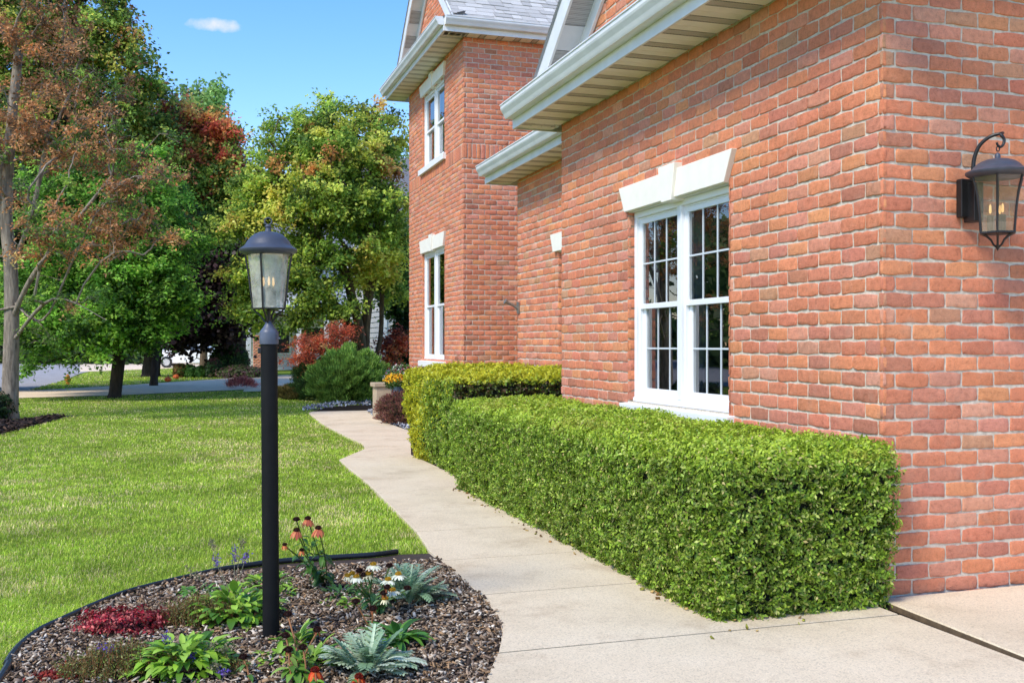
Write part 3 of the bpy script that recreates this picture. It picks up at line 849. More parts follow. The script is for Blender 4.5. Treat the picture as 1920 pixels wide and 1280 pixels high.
DP = [S(44,36,34), S(60,46,40), S(30,26,26), S(84,64,52)]
chips('dark_bark_mulch', 26000, (-9, 0, 12, 20), leftbed, .10, DP, M['chip'], 'dark bark mulch under the pale trunked tree at the left', 'mulch', 2, .3, pile=.05)
strip = [(2.42, 4.33), (3.33, 4.33), (3.33, 8.96), (3.9, 8.96), (3.9, 12.1), (2.6, 12.1), (2.55, 11.4), (2.55, 9.5), (2.42, 8.9)]
chips('strip_mulch', 9000, (2.4, 4.0, 4.2, 12.2), strip, .05, MP[:6], M['chip'], 'brown mulch on the ground under the two clipped hedges', 'mulch', 3)
GP = [S(150,156,170), S(120,126,140), S(186,190,198), S(98,102,116), S(168,164,160)]
g1 = P_([(687,773),(718,792),(770,811),(800,812),(800,790),(740,775),(712,768)])
chips('grey_gravel', 9000, (1.6, 4.2, 11, 20), g1, .05, GP, M['stone_chip'], 'blue grey gravel edging beside the purple leaved shrub', 'gravel', 4, .5, zb=.02, pile=.03, aspect=(.6, .95))
g2 = P_([(560,768),(602,760),(640,755),(690,751),(730,751),(730,760),(700,760.5),(640,763.5),(600,769),(572,772)])
chips('pale_gravel', 9000, (-2, 4, 15, 25), g2, .06, GP, M['stone_chip'], 'blue grey gravel edging in front of the big green juniper', 'gravel', 5, .5, zb=.02, pile=.04, aspect=(.6, .95))
# dropped leaves by the hedge foot
fl = [(2.18, 3.98), (2.75, 4.05), (2.75, 4.3), (2.36, 4.4), (2.36, 9), (2.22, 9), (2.26, 4.4)]
chips('dropped_leaves', 420, (2.1, 2.9, 3.9, 9), fl, .022, [S(190,160,100), S(160,120,70), S(120,90,50), S(150,150,60)], M['chip'], 'tan dropped leaves along the foot of the near hedge', 'leaves', 6, .5, zb=PZ+.003, pile=.005, aspect=(.5, .8))
# rubber edging
def smooth_line(P, n=6):
    out = []
    for i in range(len(P)-1):
        p0, p1, p2, p3 = P[max(i-1,0)], P[i], P[i+1], P[min(i+2,len(P)-1)]
        for k in range(n):
            t = k/n; out.append(.5*((2*p1)+(-p0+p2)*t+(2*p0-5*p1+4*p2-p3)*t*t+(-p0+3*p1-3*p2+p3)*t**3))
    out.append(P[-1]); return out
eg = [p + np.array([0, 0, .022]) for p in smooth_line(bed_e)]
b = MB(); b.tube(eg, [.0165]*len(eg), 12); 
b.tube([p-np.array([0,0,.024]) for p in eg], [.006]*len(eg), 4)
b.build('bed_edging', M['rubber'], smooth=True, label='black plastic edging tube curving round the flower bed', cat='garden edging')
# ================================================================ FOLIAGE
def leafquads(P, Nrm, L, W, col, r, up=None, fold=.18, droop=0.):
    """rhombic leaves: P base points, Nrm leaf normals"""
    n = len(P)
    a = r.normal(0, 1, (n, 3)) if up is None else up
    a = a - Nrm*np.sum(a*Nrm, 1)[:,None]; a /= (np.linalg.norm(a, axis=1)[:,None]+1e-9)
    s = np.cross(Nrm, a); L = np.broadcast_to(L, n)[:,None]; W = np.broadcast_to(W, n)[:,None]
    V = np.stack([P, P + a*L*.45 + s*W*.5 + Nrm*W*fold, P + a*L - Nrm*L*droop, P + a*L*.45 - s*W*.5 + Nrm*W*fold], 1).reshape(-1, 3)
    F = (np.arange(n)*4)[:,None] + np.arange(4)[None]
    return V, F, col
def unitv(A): return A/(np.linalg.norm(A, axis=1)[:,None]+1e-9)
def rot_scatter(r, n, base, k):
    return unitv(base + r.normal(0, k, (n, 3)))

def hedge(name, label, u0, u1, v0, v1, h, n, pal, seed, Ls=.030, rad=.12, taper=.12, faces=(1, 1, 1, 1), topcol=None, colfn=None, lump=.03, light=1.):
    r = np.random.default_rng(seed)
    root = thing(name, ((u0+u1)/2, (v0+v1)/2, 0), label, 'hedge', 'clipped hedges along the house')
    du, dv = u1-u0, v1-v0
    ar = np.array([dv*h*faces[0], du*h*faces[1], du*dv*1.1*faces[2], du*h*faces[3]]); ar = ar/ar.sum()
    f = r.choice(4, n, p=ar); a = r.random(n); c = r.random(n)
    P = np.zeros((n, 3))
    P[:,0] = np.where(f == 0, u0, u0+a*du); P[:,1] = np.where(f == 1, v0, np.where(f == 3, v1, v0+c*dv)); P[:,2] = np.where(f == 2, h, a*h)
    m = f == 1; P[m, 2] = c[m]*h
    m = f == 3; P[m, 2] = c[m]*h
    lo = np.array([u0+rad, v0+rad, -1]); hi = np.array([u1-rad, v1-rad, h-rad])
    q = np.clip(P, lo, hi); nn = unitv(P-q)
    base = q + nn*rad
    def shape(B, nn, dep=0):
        k = 1 - np.clip(B[:,2]/h, 0, 1)
        B = B.copy()
        tp = taper*(k**2)
        B[:,0] += np.where(nn[:,0] < -.3, tp, 0); B[:,1] += np.where(nn[:,1] < -.3, tp*.9, 0); B[:,1] -= np.where(nn[:,1] > .3, tp, 0)
        bmp = (vn(B, 2.2, seed)-.5)*lump*2 + (vn(B, 7, seed+1)-.5)*lump*1.2 + (vn(B, 22, seed+2)-.5)*lump*.7
        return B + nn*(bmp + dep)[:,None]
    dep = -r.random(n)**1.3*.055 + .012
    B = shape(base, nn, dep); B[:,2] = np.maximum(B[:,2], .012)
    upv = np.tile([0, 0, 1.], (n, 1))
    face = unitv(nn*1.0 + upv*.45 + r.normal(0, .42, (n, 3)))
    growth = unitv(nn*.55 + np.array([0, 0, .35]) + r.normal(0, .5, (n, 3)))
    growth = np.where((nn[:,2] < .5)[:,None], unitv(growth - np.array([0, 0, .55])*r.random((n, 1))), growth)
    # leaves sit in rows along short shoots
    K = 9; ns = n//K; n = ns*K; si = np.repeat(np.arange(ns), K); kk = np.tile(np.arange(K), ns)
    sd = unitv(nn[:ns]*.6 + np.array([.25, -.1, .12]) + r.normal(0, .45, (ns, 3))*np.array([1, 1, .6]))
    sl = r.uniform(.03, .07, ns)*np.where(r.random(ns) < .06, 1.9, 1.)
    sdn = unitv(np.cross(sd, r.normal(0, 1, (ns, 3))))
    B = B[:ns][si] + sd[si]*((kk/(K-1)-.75)*sl[si])[:,None] + r.normal(0, .003, (n, 3)); B[:,2] = np.maximum(B[:,2], .012)
    nn = nn[:ns][si]; dep = dep[:ns][si] + (kk/(K-1)-.75)*.02
    sgn = np.where(kk % 2 == 0, 1., -1.)[:,None]
    growth = unitv(sd[si]*.75 + sdn[si]*sgn*.8 + r.normal(0, .22, (n, 3)))
    face = unitv(np.cross(sd, sdn)[si]*np.where(np.sum(np.cross(sd, sdn)*nn[::K], 1) > 0, 1, -1)[si][:,None] + nn*.5 + r.normal(0, .3, (n, 3)))
    tipf = (kk/(K-1))[:,None]
    L = Ls*r.uniform(.7, 1.25, n)
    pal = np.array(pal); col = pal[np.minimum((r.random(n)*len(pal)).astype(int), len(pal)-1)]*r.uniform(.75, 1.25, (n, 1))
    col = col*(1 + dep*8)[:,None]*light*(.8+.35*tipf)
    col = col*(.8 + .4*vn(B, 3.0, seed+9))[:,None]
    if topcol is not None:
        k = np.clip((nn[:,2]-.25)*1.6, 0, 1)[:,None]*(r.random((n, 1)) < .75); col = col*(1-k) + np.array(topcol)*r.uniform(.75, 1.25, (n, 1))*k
    if colfn: col = colfn(B, nn, col, r)
    V, F, c_ = leafquads(B, face, L, L*.52, col, r, growth, .14, .12)
    mk('foliage', V, [F], M['leaf_gloss'], root, np.clip(c_, .004, .9))
    # twiggy dark inside
    g = 26; b = MB(); VV = []; 
    gu = np.linspace(0, 1, 14); gv = np.linspace(0, 1, 40); gz = np.linspace(0, 1, 12)
    def grid(fn, A, Bq):
        aa, bb = np.meshgrid(A, Bq); pts = fn(aa.ravel(), bb.ravel()); na = len(A)
        qq = np.clip(pts, lo, hi); n2 = unitv(pts-qq+1e-7); ps = shape(qq+n2*rad, n2, -.05*np.ones(len(pts))); ps[:,2] = np.maximum(ps[:,2], .0)
        F = [(j*na+i, j*na+i+1, (j+1)*na+i+1, (j+1)*na+i) for j in range(len(Bq)-1) for i in range(na-1)]
        b.add(ps, F)
    grid(lambda x, y: np.stack([u0+0*x, v0+y*dv, x*h], 1), gz, gv)
    grid(lambda x, y: np.stack([u0+y*du, v0+0*x, x*h], 1), gz, gu)
    grid(lambda x, y: np.stack([u0+y*du, v1+0*x, x*h], 1), gz, gu)
    grid(lambda x, y: np.stack([u0+x*du, v0+y*dv, h+0*x], 1), gu, gv)
    b.build('inner_growth', M['inner'], root, smooth=False)
    return root
M['inner'] = plain('dark_inner_twigs', (.012, .016, .006), .95, var=.6, scale=40)
HP = [S(106,138,36), S(128,160,44), S(150,176,56), S(84,116,32), S(118,150,40), S(164,186,70), S(136,166,50), S(172,182,96)]
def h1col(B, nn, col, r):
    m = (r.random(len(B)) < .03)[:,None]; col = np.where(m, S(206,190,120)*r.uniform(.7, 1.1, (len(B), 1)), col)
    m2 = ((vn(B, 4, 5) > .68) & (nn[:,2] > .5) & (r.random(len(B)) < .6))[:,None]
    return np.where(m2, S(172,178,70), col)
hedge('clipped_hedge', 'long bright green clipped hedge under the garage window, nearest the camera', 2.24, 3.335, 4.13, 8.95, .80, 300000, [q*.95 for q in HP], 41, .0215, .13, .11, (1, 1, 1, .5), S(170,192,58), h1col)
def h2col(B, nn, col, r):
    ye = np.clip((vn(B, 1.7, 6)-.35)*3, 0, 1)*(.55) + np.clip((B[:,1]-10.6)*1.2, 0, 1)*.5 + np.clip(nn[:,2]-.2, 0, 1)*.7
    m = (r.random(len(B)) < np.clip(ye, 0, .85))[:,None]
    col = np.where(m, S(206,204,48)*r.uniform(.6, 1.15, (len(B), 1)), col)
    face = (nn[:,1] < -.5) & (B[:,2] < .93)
    near_shade = face[:,None]; col = np.where(near_shade & (r.random(len(B)) < .8)[:,None], S(78,96,36)*r.uniform(.4, 1.0, (len(B), 1)), col)   # shade of the near face painted into its leaves, with brown inner ones
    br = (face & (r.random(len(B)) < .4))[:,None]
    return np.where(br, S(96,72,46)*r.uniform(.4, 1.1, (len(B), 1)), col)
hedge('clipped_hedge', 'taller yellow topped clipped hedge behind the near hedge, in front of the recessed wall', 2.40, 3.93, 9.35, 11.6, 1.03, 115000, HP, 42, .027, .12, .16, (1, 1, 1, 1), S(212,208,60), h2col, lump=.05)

# ---------------- trees
def tree(name, label, base, blobs, ncl, lpc, leaf, colfn, bark, r0=.18, trunk=None, spread=.35, flat=.55, seed=1, trans=None, cat='tree', group=None,
         thick=1.0, upbias=.7, surf=.45, wl=.75, twigs=True, minr=.008, multi=None, bare=None, lobes=False, child_only_top=False, extra=None, bright=2.0, twf=.45):
    r = np.random.default_rng(seed)
    base = np.asarray(base, float)
    root = thing(name, tuple(base), label, cat, group)
    # blob list in world: centre, radii
    cen = []; rad = []; wt = []
    for bl in blobs:
        px, py, Z, rx, ry = bl[:5]; c = ray(px, py, Z); a = rx/FPX*Z; h = ry/FPX*Z; dd = bl[5] if len(bl) > 5 and bl[5] else a
        cen.append(c); rad.append((a, dd, h)); wt.append(a*dd*h*(bl[6] if len(bl) > 6 else 1))
    wt = np.array(wt)/sum(wt)
    bi = r.choice(len(cen), ncl, p=wt)
    d = unitv(r.normal(0, 1, (ncl, 3))); rr = r.random(ncl)**surf
    R = np.array(rad)[bi]*d*rr[:,None]
    Pc = np.array(cen)[bi] + np.stack([R[:,0]*ct + R[:,1]*st, -R[:,0]*st + R[:,1]*ct, R[:,2]], 1)
    Pc[:,2] = np.maximum(Pc[:,2], .25)
    # skeleton
    nodes = []; par = []
    def addline(pts, p0=-1):
        last = p0
        for q in pts:
            nodes.append(np.asarray(q, float)); par.append(last); last = len(nodes)-1
        return last
    starts = []
    nfirst = None
    for tr in (trunk if trunk else [[base, base+[0,0,2.5]]]):
        tr = smooth_line([np.asarray(t, float) for t in tr], 5) if len(tr) > 2 else [np.asarray(tr[0], float) + (np.asarray(tr[1], float)-tr[0])*k/6 for k in range(7)]
        if nodes: addline(tr[1:], int(np.argmin([np.linalg.norm(q-tr[0]) for q in nodes])))
        else: addline(tr)
        nfirst = nfirst or len(nodes)
    ntr = len(nodes)
    order = np.argsort(np.linalg.norm(Pc - nodes[ntr-1], axis=1))
    N_ = np.zeros((ncl*4+ntr+10, 3)); N_[:ntr] = nodes; plen = np.zeros(len(N_)); par_a = np.full(len(N_), -1); par_a[:ntr] = par
    for i in range(1, ntr): plen[i] = plen[par_a[i]] + np.linalg.norm(N_[i]-N_[par_a[i]])
    elig = np.zeros(len(N_), bool); elig[:ntr] = True
    lowz = base[2] + (.35 if not multi else .1)
    elig[:ntr] = N_[:ntr, 2] > min(lowz + .25*(N_[:ntr,2].max()-base[2]), N_[:ntr,2].max())
    cnt = ntr; tip = []
    for ci in order:
        c = Pc[ci]; dv = N_[:cnt]-c; dist = np.sqrt((dv**2).sum(1)); cost = dist*1.0 + plen[:cnt]*.22 + np.where(dv[:,2] > 0, dv[:,2]*.6, 0); cost[~elig[:cnt]] = 1e9
        j = int(np.argmin(cost)); p = N_[j]; L = dist[j]
        last = j; k = 3
        for t in range(1, k+1):
            f = t/k; q = p + (c-p)*f; q = q + r.normal(0, L*.05, 3)*(0 if t == k else 1); q[2] += .10*L*sin(f*pi)*(1 if c[2] > p[2] else .5)
            N_[cnt] = q; par_a[cnt] = last; plen[cnt] = plen[last] + L/k; elig[cnt] = True; last = cnt; cnt += 1
        tip.append(last)
    w = np.zeros(cnt)
    for t in tip: w[t] += 1
    for i in range(cnt-1, ntr-1, -1): w[par_a[i]] += w[i]
    for i in range(ntr-1, 0, -1): w[par_a[i]] += w[i]
    w = np.maximum(w, 1); rad_n = minr*thick*w**.45
    rad_n = np.minimum(rad_n, r0)
    hb = N_[:ntr,2]-base[2]
    for i in range(nfirst): rad_n[i] = max(rad_n[i], r0*(1-.5*min(1, hb[i]/max(.1, hb.max()))) if not multi else rad_n[i])
    if not multi: rad_n[0] = r0*1.25
    idx = np.arange(1, cnt); idx = idx[par_a[1:cnt] >= 0]
    A = N_[par_a[idx]]; B_ = N_[idx]; ra = rad_n[par_a[idx]]; rb = rad_n[idx]; ra = np.minimum(ra, rb*1.6)
    dd = unitv(B_-A); e = np.where((abs(dd[:,2]) < .9)[:,None], [0, 0, 1.], [1., 0, 0]); s1 = unitv(np.cross(dd, e)); s2 = np.cross(dd, s1)
    k = 6 ; V = []
    for (Q, rq, ex) in ((A, ra, -.15), (B_, rb, .15)):
        for i in range(k):
            V.append(Q + dd*(rq*ex)[:,None] + (s1*cos(2*pi*i/k) + s2*sin(2*pi*i/k))*rq[:,None])
    V = np.stack(V, 1).reshape(-1, 3); fq = np.array([(i, (i+1) % k, k+(i+1) % k, k+i) for i in range(k)])
    F = (fq[None] + (np.arange(len(idx))*2*k)[:,None,None]).reshape(-1, 4)
    to = mk('trunk', V, [F], bark, root, smooth=True)
    # leaves
    has = np.ones(ncl, bool) if bare is None else bare(Pc, r)
    Pl = Pc[has]; nc = len(Pl); n = nc*lpc
    ci = np.repeat(np.arange(nc), lpc)
    g = r.normal(0, 1, (n, 3)); g = g*(np.array([spread, spread, spread*flat]))*(.55+.9*r.random(nc))[ci][:,None]
    # droop away from cluster centre
    m = 7; tw = nc*m; tc = np.repeat(np.arange(nc), m)
    outw = Pl - np.array([base[0], base[1], 0])*1.0; outw[:,2] = 0; outw = unitv(outw)
    td = unitv(outw[tc]*.55 + r.normal(0, .75, (tw, 3))*np.array([1, 1, flat]) + np.array([0, 0, .12 + .5*max(0, flat-.6)]))
    tl = spread*r.uniform(.9, 2.3, tw)*(.6+.8*r.random(nc))[tc]
    o_ = Pl[tc] - td*tl[:,None]*.25 + r.normal(0, spread*.16, (tw, 3))
    ti = np.repeat(np.arange(nc)*m, lpc) + r.integers(0, m, n)
    u_ = r.random(n)**.75
    P = o_[ti] + td[ti]*(u_*tl[ti])[:,None] + r.normal(0, 1, (n, 3))*(leaf*.55); P[:,2] -= .22*u_**2*tl[ti]
    g = P - Pl[ci]
    # twigs
    te = o_ + td*tl[:,None]*.85; te[:,2] -= .16*tl
    e = unitv(np.cross(td, r.normal(0, 1, (tw, 3)))); f_ = np.cross(td, e); wr = minr*twf
    st3 = o_; V3 = np.stack([st3 + e*wr, st3 - e*wr*.5 + f_*wr*.87, st3 - e*wr*.5 - f_*wr*.87, te], 1).reshape(-1, 3)
    fi = (np.arange(tw)*4)[:,None]; F3 = np.concatenate([fi + np.array([0, 1, 3]), fi + np.array([1, 2, 3]), fi + np.array([2, 0, 3])])
    mk('twigs', V3, [F3], bark, root)
    P[:,2] = np.maximum(P[:,2], .06)
    nr = unitv(np.array([0, 0, upbias]) + r.normal(0, .55, (n, 3)) + unitv(g)*.25)
    col = colfn(P, ci, Pl, r)
    lf = leaf*r.uniform(.65, 1.25, n)
    if lobes:
        Vs = []; Fs = []; cs = []
        a = unitv(r.normal(0, 1, (n, 3)) + np.array([0, 0, -.4])); a = unitv(a-nr*np.sum(a*nr, 1)[:,None]); s = np.cross(nr, a); o = 0
        for an, kk in ((0, 1.), (.9, .8), (-.9, .8)):
            dr = a*cos(an)+s*sin(an); v, f, _ = leafquads(P, nr, lf*kk, lf*wl*.62, None, r, dr, .1, .12); Vs.append(v); Fs.append(f+o); o += len(v); cs.append(col)
        V = np.concatenate(Vs); F = np.concatenate(Fs); col = np.concatenate(cs)
    else:
        V, F, col = leafquads(P, nr, lf, lf*wl, col, r, None, .12, .1)
    col = (col*.86 + col.mean(1)[:,None]*.14)*np.array([1.10, 1.0, .85])
    mk('crown', V, [F], trans or M['leaf'], root, np.clip(col*bright, .003, .85))
    if extra: extra(root, N_, cnt, r)
    return root
def mixpal(pal, wts, jitter=.2, cl=.25):
    pal = np.array(pal); wts = np.array(wts)/sum(wts)
    def f(P, ci, Pl, r):
        nc = len(Pl); pc = r.choice(len(pal), nc, p=wts); own = r.random(len(P)) < .65
        pick = np.where(own, pc[ci], r.choice(len(pal), len(P), p=wts))
        return pal[pick]*r.uniform(1-jitter, 1+jitter, (len(P), 1))*(1+r.normal(0, cl, nc))[ci][:,None].clip(.4, 1.7)
    return f
RUST = [S(140,98,58), S(120,84,50), S(160,116,78), S(98,72,46), S(166,108,56)]
GRN = [S(92,128,40), S(68,104,34), S(118,150,50), S(50,82,30)]
def brown_col(P, ci, Pl, r):
    nc = len(Pl); g = (vn(Pl, .55, 3)*.7 + r.random(nc)*.3)
    green = (g > .62) | ((Pl[:,2] < 2.3) & (r.random(nc) < .8))
    a = mixpal(RUST, [3,3,2,2,2])(P, ci, Pl, r); b_ = mixpal(GRN, [2,2,1,2])(P, ci, Pl, r)
    return np.where(green[ci][:,None], b_, a)
b0 = G(18, 785)
ZA = 18.1
tree('rust_leaved_tree', 'tree with pale grey trunk, bare twigs and rust brown seed clusters at the left edge', b0,
     [(60,240,17.5,110,110),(150,150,18,110,80),(60,60,18,110,90),(220,260,17.3,110,80),(310,430,17.2,70,50),(190,420,17.2,110,90),(90,420,17,80,90),(-60,300,18,110,200),(250,330,17.4,90,60),(70,620,18,60,60,None,.6),(130,560,17.5,90,50,None,.5),(-120,560,18,90,70), (20,-120,18,140,110),(-120,60,18,100,160)],
     520, 100, .07, brown_col, M['bark_pale'], .155, [[b0, ray(20,700,ZA), ray(22,600,ZA), ray(20,500,ZA), ray(12,400,ZA), ray(20,250,ZA), ray(35,100,ZA)],
      [ray(22,600,ZA), ray(60,520,17.7), ray(130,430,17.3), ray(210,330,17.2)], [ray(20,560,ZA), ray(80,600,17.7), ray(140,480,17.2), ray(180,400,17)], [ray(22,500,ZA), ray(60,400,17.8), ray(90,250,17.6)], [ray(24,640,ZA), ray(100,560,17.4), ray(200,600,17), ]],
     .25, .6, 51, surf=.55, minr=.0105, thick=.58, wl=.45, twf=.7, bright=2.1, bare=lambda Pc, r: (r.random(len(Pc)) < .86))
bm = G(215, 745); ZB = 25.5
def maple_col(P, ci, Pl, r):
    c = mixpal([S(98,148,38), S(76,122,34), S(124,166,50), S(54,92,30), S(42,74,28)], [3,3,2,2,1])(P, ci, Pl, r)
    return c
tree('green_maple', 'bright green leafy maple with short dark trunk in the lawn', bm,
     [(110,600,24.5,110,50),(180,625,24,60,35),(250,560,24.5,110,80),(300,510,24.5,72,62),(280,430,25,85,65),(200,480,25,120,90),(80,540,26,100,90),(120,655,24.3,50,22,None,.6),(60,645,24.3,40,20,None,.6),(260,625,24.5,50,22,None,.6),(110,662,24.2,50,22,None,.8),(75,690,24,28,12,None,1.),(135,690,24,30,14,None,1.),(250,350,26,100,80),(150,380,27,100,90),(330,440,25.5,48,50)],
     640, 200, .10, maple_col, M['bark_dark'], .17, [[bm, ray(220,700,ZB), ray(226,640,ZB), ray(225,560,ZB), ray(230,450,ZB)], [ray(226,640,ZB), ray(270,580,25), ray(320,520,25)], [ray(225,650,ZB), ray(170,590,25), ray(120,560,25)]],
     .42, .42, 52, upbias=1.0, surf=.4, wl=.62, lobes=False, minr=.011)
b3 = G(283, 706); Z3 = 42.3
tree('dark_purple_tree', 'dark purple, almost black leaved tree behind the green maple', b3,
     [(350,560,42,95,100),(425,520,41,42,90),(300,585,42,70,50),(380,596,41.5,48,28),(310,480,42,90,80),(420,590,41.5,40,40),(260,620,42,50,35)],
     520, 90, .22, mixpal([S(34,24,28), S(46,32,38), S(24,18,22), S(62,46,54), S(40,34,30)], [3,2,3,1,1]), M['bark_dark'], .42, [[b3, ray(285,680,Z3), ray(300,600,Z3), ray(320,500,Z3)]], .6, .6, 53, surf=.4, wl=.8, minr=.018)
b4 = GZ(288, 33.)
def red_col(P, ci, Pl, r):
    hi = np.clip((Pl[:,2]-5.2)/3.2, 0, 1); k = (r.random(len(Pl)) < hi*.65 + .06)
    a = mixpal([S(150,62,44), S(170,96,50), S(124,54,46), S(176,128,56)], [2,2,1,2])(P, ci, Pl, r); b_ = mixpal([S(118,140,46), S(88,120,40), S(148,150,52), S(64,92,34)], [2,2,1,2])(P, ci, Pl, r)
    return np.where(k[ci][:,None], a, b_)
tree('red_tipped_tree', 'tall tree with red and orange tips over green lower leaves', b4,
     [(400,260,33,60,60),(350,240,33,60,50),(380,330,33,85,70),(320,300,33,90,90),(430,345,32.5,40,65),(330,400,33,90,80),(400,410,33,50,45),(250,330,33,90,100),(300,210,34,60,50)],
     560, 170, .125, red_col, M['bark_dark'], .13, [[b4, ray(300,600,33), ray(335,450,33), ray(350,330,33)]], .42, .85, 54, upbias=.4, surf=.45, wl=.6, minr=.012)
b5 = GZ(14, 31.)
tree('tall_green_tree', 'tall green and yellow tree rising behind the rust coloured one', b5,
     [(120,60,31,120,100),(200,130,31,80,90),(250,180,31,60,80),(60,150,32,110,120),(200,20,31,50,50),(120,250,32,130,120),(280,260,31,60,60),(0,60,32,110,150),(60,380,32,130,120),(110,-80,31,90,90)],
     560, 200, .125, mixpal([S(106,132,44), S(80,108,38), S(146,148,50), S(58,84,32), S(128,92,50), S(124,76,60)], [3,3,2,2,1,.5]), M['bark_dark'], .14, [[b5, ray(40,560,31), ray(125,400,31), ray(130,200,31), ray(130,60,31)]], .5, .7, 55, surf=.45, minr=.013)
b6 = GZ(20, 28.5)
tree('dark_spruce', 'dark shadowy evergreen deep between the left trees', b6,
     [(40,420,29,100,90),(120,480,29,110,90),(40,570,29,90,70),(190,550,29.5,100,60),(230,440,30,100,80),(-60,520,29,100,140)],
     420, 110, .26, mixpal([S(30,44,28), S(22,34,22), S(40,58,32)], [1,1,1]), M['bark_dark'], .14, [[b6, ray(30,600,28.5), ray(72,450,28.5), ray(75,300,28.5)]], .6, .8, 56, surf=.5, minr=.012)
bs = GZ(382, 48.)
tree('slim_green_tree', 'thin airy green tree top poking up behind the red one', bs, [(365,190,48,28,36),(400,185,48,26,34),(380,250,48,45,60)], 90, 50, .2, mixpal([S(96,134,76), S(120,152,88)], [1,1]), M['bark_brown'], .2, [[bs, ray(382,450,48), ray(382,230,48)]], .45, 1.6, 57, upbias=.1, minr=.016)
b7 = GZ(684, 26.8); b7b = b7
def ctr_col(P, ci, Pl, r):
    nc = len(Pl); q = vn(Pl, .8, 8); hi = np.clip((Pl[:,2]-3)/3, 0, 1)
    c1 = mixpal([S(118,146,42), S(88,120,36), S(144,162,52), S(66,96,32)], [2,3,2,2])(P, ci, Pl, r)
    c2 = mixpal([S(170,172,58), S(152,164,56), S(180,160,62)], [2,2,1])(P, ci, Pl, r)
    c3 = mixpal([S(176,130,62), S(160,104,60)], [1,1])(P, ci, Pl, r)
    y = (q + r.random(nc)*.25 > .86); o = (vn(Pl, 1.1, 12) > .80) & (Pl[:,2] > 3)
    # a big yellow patch low on the left
    d = np.linalg.norm(Pl - ray(480, 400, 25.6), axis=1) < 1.0; d2 = np.linalg.norm(Pl - ray(580, 335, 25.2), axis=1) < .65
    y = y | (d & (r.random(nc) < .5)) | (d2 & (r.random(nc) < .6))
    c = np.where(y[ci][:,None], c2, c1); return np.where((o & ~y)[ci][:,None], c3, c)
ZC = 26.8
tree('spreading_green_tree', 'broad green and yellow tree with several dark stems in the middle', b7,
     [(620,225,27,60,40),(690,215,27,50,30),(560,270,26.5,70,60),(640,290,26,90,70),(720,290,26.5,40,70),(520,350,26.3,80,70),(600,380,25.6,90,70),(690,390,26,75,70),(480,420,26,60,60),(470,500,25.8,50,50),(540,480,25.5,80,60),(478,570,25.8,45,45),(530,570,25.5,70,45),(600,540,25.6,60,40),(715,480,26.3,50,60),(740,400,27,30,90),(660,470,25.5,60,40),(475,600,26,40,20,None,.6),(730,250,27.5,40,40),(735,540,27,34,40),(700,510,26.5,50,35),(620,575,25.7,60,28)],
     800, 130, .10, ctr_col, M['bark_brown'], .13,
     [[b7, ray(682,640,ZC), ray(690,560,ZC), ray(680,450,ZC), ray(672,330,ZC), ray(660,250,27)], [b7, ray(668,640,ZC), ray(640,590,26.4), ray(600,545,26), ray(545,530,25.8)], [b7, ray(676,630,26.4), ray(660,560,26.2), ray(640,500,26), ray(560,420,26)], [b7, ray(712,640,27), ray(716,560,27), ray(722,480,27), ray(735,380,27)], [b7, ray(686,600,26.6), ray(700,500,26.4), ray(715,400,26.2)]],
     .33, .6, 58, upbias=.7, surf=.42, wl=.66, multi=True, minr=.013, thick=1.1)
b8 = GZ(600, 24.6)
redm = mixpal([S(150,66,40), S(196,76,36), S(120,60,46), S(104,54,46), S(206,100,48)], [2,2,2,1,1])
tree('red_japanese_maple', 'low spreading red and orange japanese maple left of the juniper', b8,
     [(600,645,24.5,60,18),(640,625,24.6,45,18),(560,668,24.5,35,20),(600,675,24.4,40,18)], 90, 70, .07, redm, M['bark_brown'], .06, [[b8, ray(602,690,24.6), ray(605,660,24.6)]], .2, .5, 59, wl=.4, minr=.006)
b9 = GZ(742, 27.5)
tree('red_leaved_shrub', 'orange red leaved shrub between the juniper and the house', b9, [(740,645,27.5,22,30),(728,665,27.3,18,22)], 40, 80, .09, redm, M['bark_brown'], .05, [[b9, ray(742,690,27.5), ray(742,670,27.5)]], .2, .7, 60, wl=.5, minr=.006, cat='shrub')
b10 = GZ(758, 30.)
tree('dark_arborvitae', 'narrow dark green evergreen against the neighbour siding', b10, [(757,650,30,16,60),(757,600,30,10,30)], 70, 110, .11, mixpal([S(30,52,30), S(44,70,36)], [1,1]), M['bark_dark'], .06, [[b10, ray(757,640,30)]], .2, 1.2, 61, minr=.006)
b11 = GZ(745, 27.9)
tree('background_tree', 'dark green branch mass in front of the neighbour siding beside the tower', GZ(790, 31), [(745,540,30,28,40),(760,480,30,25,50)], 70, 80, .16, mixpal([S(36,62,30), S(56,88,36)], [1,1]), M['bark_dark'], .1, [[GZ(790,31), ray(785,600,31), ray(770,520,30.5)]], .35, .7, 62, minr=.009)

